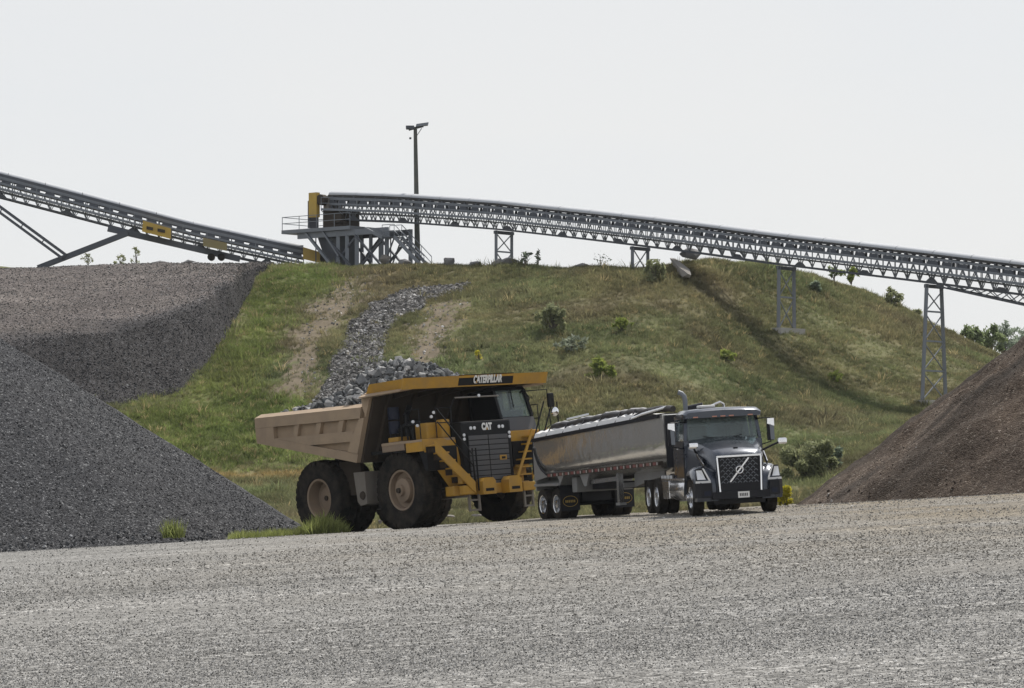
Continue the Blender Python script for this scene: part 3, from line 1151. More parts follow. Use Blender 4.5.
# chassis
f = MB()
for s in (-1, 1):
    f.box(-6.0, 1.7, s * 0.62 - 0.16, s * 0.62 + 0.16, 1.25, 1.85)
for xx_ in (-5.4, -3.6, -1.8, 0.9):
    f.box(xx_ - 0.15, xx_ + 0.15, -0.46, 0.46, 1.3, 1.8)
f.build('chassis_frame', 'machine_black', ht)
MB().lathe([(0.02, -1.7), (0.35, -1.65), (0.42, -0.8), (0.55, -0.3), (0.55, 0.3), (0.42, 0.8), (0.35, 1.65), (0.02, 1.7)], 20, (-WB, 0, TR)).build('rear_axle', 'machine_black', ht, True)
MB().box(-1.0, 1.2, -1.3, 1.3, 1.3, 2.75).build('engine', 'machine_black', ht)
for s in (-1, 1):
    MB().tube([(0, s * 1.32, 1.2), (-0.05, s * 1.2, 2.75)], 0.24, 14).build('front_strut', 'machine_black', ht, True)
    MB().tube([(-5.2, s * 0.75, 1.6), (-5.5, s * 0.85, 3.0)], 0.13, 10).build('rear_strut', 'machine_black', ht, True)
    MB().tube([(-2.3, s * 0.95, 1.3), (-3.1, s * 1.1, 2.9)], 0.17, 12).build('hoist_cylinder', 'machine_black', ht, True)
# fuel tank and side boxes
ft = MB().prism([(-2.45, 2.12), (-1.82, 2.12), (-1.82, 1.0), (-2.2, 0.95), (-2.35, 1.1)], 'y', -2.5, -1.45).build('fuel_tank', 'tank_grey', ht)
MB().lathe([(0.0, -0.02), (0.13, -0.02), (0.15, 0.03), (0.0, 0.03)], 16, (-2.02, -2.53, 1.3)).build('tank_cap', 'body_dark', ft)
MB().box(-3.75, -2.55, -2.1, -1.95, 1.35, 2.55).build('side_plate', 'body_dark', ht)
MB().cbox(-2.75, -1.85, 1.45, 2.5, 0.95, 2.08, 0.08).build('hydraulic_tank', 'tank_grey', ht)

# dump body
Bt = MB()
W0 = 2.78
side = [(-7.40, 4.30), (-7.36, 3.40), (-1.60, 2.42), (-0.62, 4.78), (-0.95, 4.78), (-1.15, 4.30)]
for s in (-1, 1):
    Bt.prism(side, 'y', s * W0, s * (W0 - 0.10))
Bt.hexa([(-7.36, -W0 + .1, 3.40), (-1.6, -W0 + .1, 2.42), (-1.6, W0 - .1, 2.42), (-7.36, W0 - .1, 3.40), (-7.35, -W0 + .1, 3.52), (-1.5, -W0 + .1, 2.56), (-1.5, W0 - .1, 2.56), (-7.35, W0 - .1, 3.52)])
body = Bt.build('dump_body', 'body_tan', ht)
MB().hexa([(-1.60, -W0, 2.40), (-1.48, -W0, 2.40), (-1.48, W0, 2.40), (-1.60, W0, 2.40), (-0.64, -W0, 4.76), (-0.50, -W0, 4.76), (-0.50, W0, 4.76), (-0.64, W0, 4.76)]).build('front_wall', 'body_dark', body)
for yy_ in (-2.2, -1.1, 0, 1.1, 2.2):
    MB().hexa([(-1.45, yy_ - .08, 2.5), (-1.28, yy_ - .08, 2.5), (-1.28, yy_ + .08, 2.5), (-1.45, yy_ + .08, 2.5), (-0.52, yy_ - .08, 4.68), (-0.35, yy_ - .08, 4.68), (-0.35, yy_ + .08, 4.68), (-0.52, yy_ + .08, 4.68)]).build('wall_rib', 'body_dark', body)
for s in (-1, 1):
    y0, y1 = s * W0, s * (W0 + 0.17)

    def pr(name, poly, ya=y0, yb=y1, mat='body_tan'):
        return MB().prism(poly, 'y', ya, yb).build(name, mat, body)
    pr('top_rail', [(-7.40, 4.29), (-7.40, 3.93), (-1.25, 3.93), (-1.13, 4.29)])
    MB().hexa([(-7.40, y0 - s * .14, 4.30), (-1.15, y0 - s * .14, 4.30), (-1.15, y1, 4.295), (-7.40, y1, 4.295), (-7.40, y0 - s * .14, 4.43), (-1.15, y0 - s * .14, 4.43), (-1.15, y1, 4.30), (-7.40, y1, 4.30)]).build('rail_cap', 'body_tan', body)
    pr('tail_plate', [(-7.40, 3.925), (-7.36, 3.40), (-6.3, 3.22), (-6.3, 3.925)])
    pr('middle_rail', [(-6.295, 3.52), (-4.2, 3.16), (-1.83, 3.16), (-1.62, 3.52)])
    pr('bottom_rail', [(-6.295, 3.515), (-6.295, 3.22), (-1.60, 2.42), (-1.48, 2.72), (-4.2, 3.155)])
    pr('front_post', [(-1.835, 3.155), (-2.02, 2.82), (-1.48, 2.725), (-0.97, 3.93), (-1.245, 3.925)], y0, s * (W0 + 0.20))
    pr('front_gusset', [(-1.13, 4.30), (-0.97, 3.935), (-0.62, 4.74), (-1.15, 4.74)], y0, s * (W0 + 0.12))
    for xr in (-5.05, -3.75, -2.45):
        pr('side_rib', [(xr - 0.16, 3.525), (xr + 0.10, 3.525), (xr + 0.26, 3.925), (xr, 3.925)], y0, s * (W0 + 0.14))
# body carried a little nose down on its pivot
_pv = Matrix.Translation((-1.0, 0, 4.3)) @ Matrix.Rotation(0.022, 4, 'Y') @ Matrix.Translation((1.0, 0, -4.3))
body.matrix_local = _pv
# canopy
CY = 3.22
CAN_SHIFT = 0.10
can = MB().hexa([(-0.75, -2.8, 4.660), (1.35, -2.8, 4.740), (1.35, 2.8, 4.740), (-0.75, 2.8, 4.660), (-0.75, -2.8, 4.760), (1.35, -2.8, 4.840), (1.35, 2.8, 4.840), (-0.75, 2.8, 4.760)]).build('canopy', 'body_dark', ht)
MB().hexa([(1.34, -CY, 4.690), (1.42, -CY, 4.690), (1.42, CY, 4.690), (1.34, CY, 4.690), (1.46, -CY, 5.060), (1.56, -CY, 5.060), (1.56, CY, 5.060), (1.46, CY, 5.060)]).build('canopy_lip', 'yellow', can)
for s in (-1, 1):
    MB().hexa([(-0.92, s * 2.86, 4.74), (1.33, s * 2.94, 4.72), (1.33, s * 3.02, 4.72), (-0.92, s * 2.94, 4.74), (-0.60, s * 2.96, 5.04), (1.33, s * 3.02, 5.055), (1.33, s * 3.10, 5.055), (-0.60, s * 3.04, 5.04)]).build('canopy_side', 'yellow', can)
    MB().hexa([(-1.15, s * 2.70, 4.600), (1.28, s * 2.70, 4.680), (1.28, s * 3.22, 4.640), (-1.0, s * 3.22, 4.600), (-1.15, s * 2.70, 4.820), (1.28, s * 2.70, 4.840), (1.28, s * 3.22, 4.680), (-1.0, s * 3.22, 4.640)]).build('canopy_edge', 'body_tan', can)
for yy_ in (-2.0, -1.0, 0, 1.0, 2.0):
    MB().hexa([(-0.6, yy_ - .06, 4.510), (1.2, yy_ - .06, 4.660), (1.2, yy_ + .06, 4.660), (-0.6, yy_ + .06, 4.510), (-0.6, yy_ - .06, 4.660), (1.2, yy_ - .06, 4.730), (1.2, yy_ + .06, 4.730), (-0.6, yy_ + .06, 4.660)]).build('canopy_rib', 'body_dark', can)
strip = MB().hexa([(1.435, -0.8, 4.730), (1.45, -0.8, 4.730), (1.45, 1.65, 4.730), (1.435, 1.65, 4.730), (1.54, -0.8, 5.090), (1.565, -0.8, 5.090), (1.565, 1.65, 5.090), (1.54, 1.65, 5.090)]).build('name_strip', 'machine_black', can)
tilt = math.atan2(0.115, 0.36)
Mt = face_x(1.525, 0.48, 4.900) @ Matrix.Rotation(tilt, 4, 'X')
text_part('lettering', 'CATERPILLAR', 0.36, 0.58, Mt, 'white', strip, 0.016)
tri = MB().prism([(-0.045, -0.11), (0.045, -0.11), (0, 0.0)], 'z', 0.004, 0.014)
o = tri.build('emblem', 'yellow', strip)
o.matrix_local = Mt @ Matrix.Translation((-0.50, 0, 0))

can.location = (0, CAN_SHIFT, 0)
# radiator
rad = MB().cbox(1.15, 1.90, -1.10, 1.10, 1.15, 3.48, 0.07).build('radiator_housing', 'machine_black', ht)
hood = MB().hexa([(-0.6, -1.15, 2.7), (1.2, -1.15, 2.7), (1.2, 1.0, 2.7), (-0.6, 1.0, 2.7), (-0.6, -1.1, 3.36), (1.2, -1.1, 3.44), (1.2, 1.0, 3.44), (-0.6, 1.0, 3.36)]).build('hood', 'machine_black', ht)
gp_ = MB().box(1.90, 1.93, -0.88, 0.90, 1.22, 3.04).build('grille', 'machine_black', rad)
for k in range(10):
    z0 = 1.27 + k * 0.174
    MB().box(1.93, 1.965, -0.86, -0.02, z0, z0 + 0.145).build('grille_slat', 'grille_grey', gp_)
    MB().box(1.93, 1.965, 0.02, 0.88, z0, z0 + 0.145).build('grille_slat', 'grille_grey', gp_)
MB().box(1.966, 1.985, 0.44, 0.74, 2.10, 2.26).build('warning_plate', 'yellow', gp_)
MB().box(1.986, 1.99, 0.51, 0.68, 2.13, 2.21).build('plate_mark', 'machine_black', gp_)
Mc = face_x(1.91, 0.02, 3.26)
lt = text_part('lettering', 'CAT', 0.31, 0.72, Mc, 'white', rad, 0.018)
o = MB().prism([(-0.06, -0.10), (0.06, -0.10), (0, 0.0)], 'z', 0.012, 0.02).build('emblem', 'yellow', lt)
for yy_ in (-0.70, -0.54, 0.56, 0.72):
    MB().lathe([(0, 0.0), (0.055, 0.0), (0.06, 0.03), (0.0, 0.04)], 12, (1.90, yy_, 3.24), 'x').build('marker_light', 'lamp_lens', rad)
for yy_ in (-1.02, 1.0):
    for zz_ in (2.88, 3.02):
        MB().lathe([(0, 0.0), (0.05, 0.0), (0.055, 0.03), (0.0, 0.04)], 12, (1.90, yy_, zz_), 'x').build('headlight', 'lamp_lens', rad)

# bumper, tow boxes
bm_ = MB().cbox(1.55, 2.02, -1.75, 1.65, 0.98, 1.32, 0.04).build('bumper', 'yellow', ht)
for yy_ in (-0.50, 0.66):
    b_ = MB()
    v = [(yy_ - .29, 0.96), (yy_ + .29, 0.96), (yy_ + .29, 1.40), (yy_ + .18, 1.52), (yy_ - .18, 1.52), (yy_ - .29, 1.40)]
    b_.prism(v, 'x', 2.02, 2.42)
    tb = b_.build('lamp_box', 'yellow', bm_)
    MB().box(2.42, 2.43, yy_ - .18, yy_ + .18, 1.06, 1.16).build('lamp_slot', 'machine_black', tb)
    MB().box(2.15, 2.33, yy_ - .13, yy_ + .13, 1.521, 1.55).build('lamp_cover', 'body_dark', tb)
MB().cbox(2.03, 2.30, -1.55, -1.05, 1.0, 1.30, 0.03).build('step_box', 'yellow', bm_)
MB().cbox(1.95, 2.2, -1.50, -1.12, 1.36, 1.70, 0.03).build('battery_box', 'yellow', bm_)
MB().cbox(2.02, 2.25, 1.15, 1.70, 0.98, 1.28, 0.03).build('step_box', 'yellow', bm_)
for (ya, yb) in ((-1.22, -0.78), (1.25, 1.62)):
    l = MB()
    for q in (ya, yb):
        l.box(2.10, 2.17, q - 0.035, q + 0.035, 0.42, 0.99)
    for zz_ in (0.46, 0.80):
        l.box(2.11, 2.16, ya, yb, zz_ - 0.03, zz_ + 0.03)
    l.build('ladder', 'tank_grey', ht)
for (a_, b_) in (((2.2, -0.80, 1.1), (2.2, -0.80, 2.55)), ((2.2, -0.95, 1.1), (2.2, -0.95, 2.55))):
    MB().tube([a_, b_], 0.03, 6).build('grab_post', 'machine_black', ht)

# stairs: right hand (photo left) and left hand
st = MB()
st.prism([(-1.05, 1.02), (-1.40, 1.02), (-2.62, 2.62), (-2.62, 2.97), (-1.75, 2.97), (-1.18, 2.7), (-1.02, 1.75)], 'x', 1.62, 1.70)
sr = st.build('stairs', 'yellow', ht)
for k in range(6):
    yk, zk = -1.12 - k * 0.24, 1.36 + k * 0.27
    MB().box(1.70, 2.28, yk - 0.20, yk + 0.06, zk, zk + 0.05).build('step', 'yellow', sr)
    MB().box(1.71, 1.76, yk - 0.20, yk + 0.06, zk - 0.2, zk - 0.002).build('riser', 'body_dark', sr)
MB().hexa([(2.28, -1.05, 1.02), (2.34, -1.05, 1.02), (2.34, -1.05, 1.42), (2.28, -1.05, 1.42), (2.28, -2.62, 2.46), (2.34, -2.62, 2.46), (2.34, -2.62, 2.88), (2.28, -2.62, 2.88)]).build('stringer', 'yellow', sr)
st = MB()
st.prism([(1.08, 1.25), (1.55, 1.25), (2.55, 2.7), (2.55, 3.05), (2.10, 3.05), (1.08, 1.75)], 'x', 1.55, 1.62)
sl = st.build('stairs', 'body_dark', ht)
for k in range(6):
    yk, zk = 1.38 + k * 0.14, 1.52 + k * 0.26
    MB().box(1.63, 2.15, yk - 0.30, yk + 0.30, zk, zk + 0.05).build('step', 'yellow', sl)
    MB().box(1.63, 1.68, yk - 0.30, yk + 0.30, zk - 0.21, zk - 0.002).build('riser', 'yellow', sl)
for dy in (-0.34, 0.34):
    MB().hexa([(2.15, 1.32 + dy, 1.35), (2.2, 1.32 + dy, 1.35), (2.2, 1.32 + dy, 1.55), (2.15, 1.32 + dy, 1.55), (2.15, 2.15 + dy, 2.9), (2.2, 2.15 + dy, 2.9), (2.2, 2.15 + dy, 3.1), (2.15, 2.15 + dy, 3.1)]).build('stringer', 'yellow', sl)

# decks and fenders
MB().box(-0.6, 1.60, -2.62, -1.16, 2.90, 2.98).build('deck', 'body_tan', ht)
MB().box(0.75, 1.64, -2.64, -2.50, 2.58, 2.898).build('deck_beam', 'yellow', ht)
MB().box(1.45, 1.62, -2.49, -1.16, 2.60, 2.898).build('deck_beam', 'yellow', ht)
MB().box(-1.35, 1.60, 1.06, 2.62, 2.80, 2.98).build('deck', 'yellow', ht)
MB().cbox(1.30, 1.64, 1.12, 2.62, 2.58, 3.08, 0.03).build('deck_fascia', 'yellow', ht)
MB().box(-1.3, 1.4, -1.6, 1.6, 2.45, 2.9).build('deck_support', 'machine_black', ht)
for yy_ in (-1.9, 1.9):
    MB().prism([(1.75, 2.7), (1.35, 2.75), (-1.3, 2.75), (-1.3, 2.65), (1.3, 2.6), (1.6, 1.9), (1.72, 1.9)], 'y', yy_ - 0.65, yy_ + 0.65).build('fender', 'machine_black', ht)
# boxes, canisters, pipes on the right deck
MB().cbox(-0.62, 0.60, -2.60, -1.75, 2.68, 3.0, 0.03).build('deck_box', 'rim_tan', ht)
MB().cbox(-0.35, 0.2, -2.5, -2.0, 3.002, 3.16, 0.02).build('deck_box', 'yellow', ht)
for zz_ in (3.40, 3.88):
    MB().tube([(-0.30, -2.22, zz_ - 0.1), (-0.30, -2.22, zz_ + 0.32)], 0.20, 16).build('canister', 'machine_blue', ht, True)
MB().cbox(0.45, 1.1, -1.95, -1.25, 2.985, 3.55, 0.06).build('air_cleaner', 'yellow', ht)
MB().cbox(1.12, 1.42, -1.55, -1.18, 2.985, 3.62, 0.05).build('air_cleaner', 'yellow', ht)
MB().tube([(-0.2, -1.75, 3.03), (-0.2, -1.75, 3.9), (-0.3, -1.5, 4.2)], 0.10, 10).build('exhaust_pipe', 'machine_black', ht, True)
MB().tube([(-0.3, -2.2, 3.4), (0.2, -1.8, 3.65), (0.8, -1.3, 3.5)], 0.09, 10).build('intake_pipe', 'machine_black', ht, True)
for k in range(7):
    MB().tube([(-0.4 + 0.2 * k, -2.35 + 0.12 * (k % 3), 3.03), (-0.4 + 0.2 * k, -2.3, 3.45 + 0.1 * (k % 2))], 0.035, 6).build('hose', 'machine_black', ht)


def rails(pts, z0, z1, parent=ht, mat='machine_black', r=0.019):
    for p_ in pts:
        MB().tube([(p_[0], p_[1], z0), (p_[0], p_[1], z1)], r, 6).build('rail_post', mat, parent)
    for zz_ in (z1, (z0 + z1) / 2):
        for a_, b_ in zip(pts[:-1], pts[1:]):
            MB().tube([(a_[0], a_[1], zz_), (b_[0], b_[1], zz_)], r, 6).build('handrail', mat, parent)


rails([(0.8, -2.58), (1.5, -2.56)], 3.0, 4.0)
rails([(1.55, -1.9), (1.55, -1.2)], 3.0, 4.0)
MB().tube([(2.31, -2.45, 3.95), (2.31, -1.05, 2.35), (2.31, -1.0, 1.4)], 0.026, 6).build('stair_rail', 'machine_black', ht)
MB().tube([(2.31, -2.45, 3.5), (2.31, -1.05, 1.95)], 0.022, 6).build('stair_rail', 'machine_black', ht)
MB().tube([(2.2, 2.45, 4.0), (2.2, 1.75, 2.5), (2.2, 1.7, 1.5)], 0.026, 6).build('stair_rail', 'machine_black', ht)
MB().tube([(2.2, 2.8, 3.9), (2.2, 2.1, 2.4), (2.2, 2.1, 1.6)], 0.026, 6).build('stair_rail', 'machine_black', ht)
rails([(1.5, 2.75), (0.6, 2.75), (-0.6, 2.75)], 3.0, 3.95)
MB().tube([(1.5, -0.95, 4.32), (1.5, 1.0, 4.32)], 0.03, 6).build('crossbar', 'tank_grey', ht)
MB().tube([(1.5, -0.95, 4.32), (1.2, -1.1, 3.7)], 0.025, 6).build('crossbar_leg', 'machine_black', ht)
for (x_, y_, z_) in ((1.52, 0.1, 4.36), (1.5, -2.05, 3.72), (1.52, -1.95, 3.86), (1.4, -2.6, 3.45), (1.2, -2.62, 3.6)):
    MB().lathe([(0, -0.03), (0.05, -0.03), (0.055, 0.02), (0, 0.03)], 10, (x_ + 0.02, y_, z_), 'x').build('work_light', 'lamp_lens', ht)

# cab
cabz0, cabz1 = 2.99, 4.80
cab = MB()
cab.box(-0.35, 1.28, 0.98, 2.50, cabz0, 3.57)                       # lower shell
cab_o = cab.build('cab', 'machine_black', ht)
MB().hexa([(-0.3, 0.92, 4.52), (1.02, 0.92, 4.52), (1.02, 2.45, 4.52), (-0.3, 2.45, 4.52), (-0.3, 0.98, 4.64), (0.95, 0.98, 4.64), (0.95, 2.40, 4.64), (-0.3, 2.40, 4.64)]).build('cab_roof', 'machine_black', cab_o)
for (x0_, y0_, x1_, y1_) in ((1.24, 1.02, 0.98, 1.0), (1.24, 2.46, 0.98, 2.38), (-0.28, 1.02, -0.28, 1.0), (-0.28, 2.46, -0.28, 2.38), (0.25, 2.46, 0.2, 2.38)):
    MB().bar((x0_, y0_, 3.57), (x1_, y1_, 4.52), 0.11, 0.11).build('pillar', 'machine_black', cab_o)
MB().hexa([(1.20, 1.09, 3.57), (1.22, 1.09, 3.57), (1.22, 2.40, 3.57), (1.20, 2.40, 3.57), (0.95, 1.07, 4.51), (0.97, 1.07, 4.51), (0.97, 2.32, 4.51), (0.95, 2.32, 4.51)]).build('windshield', 'glass', cab_o)
MB().box(-0.22, 0.18, 2.37, 2.385, 3.58, 4.51).build('window', 'glass', cab_o)
MB().box(0.32, 1.05, 2.37, 2.385, 3.58, 4.51).build('window', 'glass', cab_o)
MB().box(-0.22, 1.05, 1.02, 1.035, 3.58, 4.51).build('side_panel', 'machine_black', cab_o)
MB().box(-0.29, -0.27, 1.08, 2.32, 3.58, 4.51).build('window', 'glass', cab_o)
MB().cbox(-0.20, 0.25, 1.45, 2.0, 3.575, 4.3, 0.06).build('seat', 'seat_dark', cab_o)
MB().cbox(0.75, 0.98, 1.15, 2.3, 3.575, 3.82, 0.05).build('dashboard', 'seat_dark', cab_o)
MB().hexa([(1.285, 1.05, 3.09), (1.5, 1.05, 3.09), (1.5, 2.45, 3.09), (1.285, 2.45, 3.09), (1.285, 1.05, 3.55), (1.34, 1.05, 3.55), (1.34, 2.45, 3.55), (1.285, 2.45, 3.55)]).build('cab_nose', 'grille_grey', cab_o)
MB().bar((1.03, 1.75, 4.55), (1.2, 1.7, 3.9), 0.02, 0.03).build('wiper', 'machine_black', cab_o)
cab_o.location = (0, 0.22, 0)
# mirrors at the left side (photo right)
mi = MB().tube([(0.98, 2.42, 4.42), (1.15, 2.55, 4.42), (1.25, 2.62, 4.2), (1.2, 2.6, 3.85)], 0.028, 6)
mi.build('grab_frame', 'machine_black', ht)
MB().tube([(1.0, 2.45, 4.45), (1.55, 3.2, 4.45), (1.55, 3.26, 3.2), (1.55, 2.75, 2.95)], 0.024, 6).build('mirror_arm', 'machine_black', ht)
MB().cbox(1.5, 1.62, 3.20, 3.46, 3.82, 4.32, 0.04).build('mirror', 'machine_black', ht)
mm = MB()
mm.lathe([(0, 0.10), (0.09, 0.09), (0.15, 0.05), (0.165, 0.0), (0.0, -0.02)], 16, (1.62, 3.42, 3.66), 'x')
mm.build('convex_mirror', 'chrome', ht, True)
MB().tube([(1.55, 3.62, 4.0), (1.55, 3.62, 3.1), (1.4, 2.8, 3.0)], 0.026, 6).build('mirror_arm', 'machine_black', ht)

# rock load: every rock its own object, lying in the dump body
RK = [hull_mesh('rock', 13, 0.75, 'rock_grey') for _ in range(14)]


def heap(x, y):
    base = np.interp(x, [-7.4, -6.4, -5.2, -4.2, -3.2, -2.5, -1.6, -0.6, 0.4], [4.20, 4.46, 4.80, 5.22, 5.66, 5.88, 5.76, 5.30, 4.98])
    lo = 4.25 if x < -0.8 else 4.82
    e = min(1.0, max(0.0, (2.66 - abs(y)) / 1.9)) ** 0.75
    if x < -5:
        e = 0.5 + 0.5 * e
    return lo + max(base - lo, 0.0) * e


cand = []
for k in range(290):
    x_ = -7.2 + 7.0 * random.random()
    y_ = (random.random() * 2 - 1) * (2.5 if x_ < -0.9 else 1.8)
    if k < 170:
        y_ = -abs(y_) * (0.3 + 0.7 * random.random())
    if 170 <= k < 215:
        x_, y_ = -6.9 + 6.0 * random.random(), -2.5 + 0.35 * random.random()
    s_ = 0.17 + 0.45 * random.random() ** 2.4
    cand.append((x_, y_, s_))
heapmesh = []
hx = np.linspace(-7.4, 0.2, 26)
hyv = np.linspace(-2.6, 2.6, 18)
HP = np.array([[(a_, b_, heap(a_, b_) - 0.16 + 0.12 * (random.random() - .5)) for b_ in hyv] for a_ in hx])
HPW = np.array([[tuple(HT @ Vector(q)) for q in row] for row in HP])
hm = grid_mesh('rock_fill', HPW, 'rock_fill', smooth=False)
tag(hm, 'mass of small broken rock under the big rocks heaped in the haul truck', 'rock load', kind='stuff')
nk = 2200
kx, ky = -7.3 + 7.2 * rng.random(nk), (rng.random(nk) * 2 - 1) * 2.55
kx = np.where(rng.random(nk) < 0.2, -4 + 3.4 * rng.random(nk), kx)
kz = np.array([heap(a_, b_) for a_, b_ in zip(kx, ky)])
kp_ = np.array([tuple(HT @ Vector(q)) for q in np.stack([kx, ky, kz - 0.05], -1)])
ks = 0.10 + 0.20 * rng.random(nk) ** 2
kt = np.array([[0.17, 0.175, 0.18]]) * (0.3 + 1.2 * rng.random((nk, 1))) + (rng.random((nk, 1)) < 0.10) * 0.25
g = scatter('small_rocks', kp_, rng.random((nk, 3)) * 6.28, np.stack([ks] * 3, -1), kt, STONES, rng.integers(0, 5, nk))
tag(g, 'small broken rock filling the gaps of the haul truck load', 'rock load', kind='stuff')
for (x_, y_, s_) in cand:
    p_ = HT @ Vector((x_, y_, heap(x_, y_) + 0.02))
    o = bpy.data.objects.new('rock', RK[random.randrange(14)])
    COL.objects.link(o)
    o.location = p_
    o.rotation_euler = (random.random() * 6, random.random() * 6, random.random() * 6)
    o.scale = (s_, s_, s_)
    tag(o, 'angular grey blasted rock heaped in the dump body of the haul truck', 'rock', 'rocks heaped in the haul truck')

# ------------------------------------------------------------------ semi tractor
TM = vehicle_matrix(X(733, 80), 80, 7.5)
tk = thing('semi_truck', 'slate blue conventional semi truck with chrome framed honeycomb grille', 'truck', mat4=TM)
tk.matrix_world = TM
sw = tyre_mb(0.515, 0.30, 0.30, 22, 0.012, 40)
SW = sw.build('tyre', 'rubber', tk, True)
dw = tyre_mb(0.505, 0.27, 0.30, 22, 0.012, 40)
_DW = {}


def road_wheel(parent, x, y, r, base, dish, steer=False):
    """one tyre with its polished wheel; 'dish' > 0: bulging hub, < 0: deep dish of a dual"""
    o = base.copy() if base.get('used') else base
    if base.get('used'):
        COL.objects.link(o)
        if 'used' in o:
            del o['used']
    base['used'] = 1
    o.parent = parent
    o.matrix_local = Matrix.Translation((x, y, r)) @ Matrix.Rotation(random.random() * 6, 4, 'Y')
    if dish:
        s = 1 if y > 0 else -1
        h = 0.14
        if dish > 0:
            pf = [(0.305, s * h * .85), (0.30, s * h), (0.27, s * h * .9), (0.25, s * 0.07), (0.17, s * 0.11), (0.16, s * 0.16), (0.10, s * 0.17), (0.09, s * 0.26), (0.005, s * 0.27)]
        else:
            pf = [(0.305, s * h * .85), (0.30, s * h), (0.275, s * h * .9), (0.26, s * 0.0), (0.17, s * -0.03), (0.13, s * -0.02), (0.12, s * 0.13), (0.005, s * 0.15)]
        MB().lathe(pf, 32).build('rim', 'alloy', o, True)
        lb = MB()
        for k in range(10):
            t_ = 2 * math.pi * k / 10
            c = Vector((0.142 * math.cos(t_), 0, 0.142 * math.sin(t_)))
            y0_ = s * (0.12 if dish > 0 else -0.03)
            lb.tube([c + Vector((0, y0_, 0)), c + Vector((0, y0_ + s * 0.085, 0))], 0.02, 6)
        lb.build('lug_nut', 'chrome', o)
    return o


for s in (-1, 1):
    road_wheel(tk, 0, s * 1.03, 0.515, SW, 1)
DWb = dw.build('tyre', 'rubber', tk, True)
for xx_ in (-5.0, -6.32):
    for s in (-1, 1):
        road_wheel(tk, xx_, s * 1.08, 0.505, DWb, -1)
        road_wheel(tk, xx_, s * 0.75, 0.505, DWb, 0)
# frame
fr = MB()
for s in (-1, 1):
    fr.box(-6.95, 0.6, s * 0.42 - 0.05, s * 0.42 + 0.05, 0.72, 1.0)
fr.build('chassis_frame', 'truck_black', tk)
MB().box(-0.5, 0.85, -0.40, 0.40, 0.38, 1.4).build('engine', 'truck_black', tk)
for xx_, r_ in ((0, 0.07), (-5.0, 0.13), (-6.32, 0.13)):
    MB().tube([(xx_, -1.0, 0.5), (xx_, 1.0, 0.5)], r_, 10).build('axle', 'truck_black', tk)
MB().cbox(-6.2, -5.1, -0.55, 0.55, 1.05, 1.16, 0.03).build('fifth_wheel', 'truck_black', tk)
# hood loft
stn = [(1.14, .57, 1.62, .635, 1.50, .645, .60, .03), (1.06, .58, 1.70, .67, 1.57, .68, .60, .04), (0.75, .65, 1.80, .76, 1.66, .79, .64, .05), (0.2, .75, 1.92, .87, 1.77, .91, .90, .06),
       (-0.4, .85, 2.03, .96, 1.87, 1.00, 1.00, .06), (-0.85, .94, 2.11, 1.05, 1.95, 1.09, 1.0, .05)]
V_, F_ = [], []
NS = 13
for (x_, wt, zt, ws, zs, wb, zb, crn) in stn:
    half = [(0, zt + crn), (wt * .35, zt + crn * .85), (wt * .75, zt + crn * .35), (wt, zt - 0.01), (ws, zs), (wb * .995, (zs + zb) / 2 + .1), (wb, zb)]
    ring = [(-a_, b_) for a_, b_ in half[:0:-1]] + half
    V_ += [(x_, a_, b_) for a_, b_ in ring]
for i_ in range(len(stn) - 1):
    for k in range(NS - 1):
        F_.append((i_ * NS + k, i_ * NS + k + 1, (i_ + 1) * NS + k + 1, (i_ + 1) * NS + k))
F_.append(tuple(range(NS)))
hood_o = MB().add(V_, F_).build('hood', 'truck_slate', tk, True)
MB().box(0.80, 0.86, -0.06, 0.06, 1.822, 1.845).build('hood_latch', 'truck_black', hood_o)
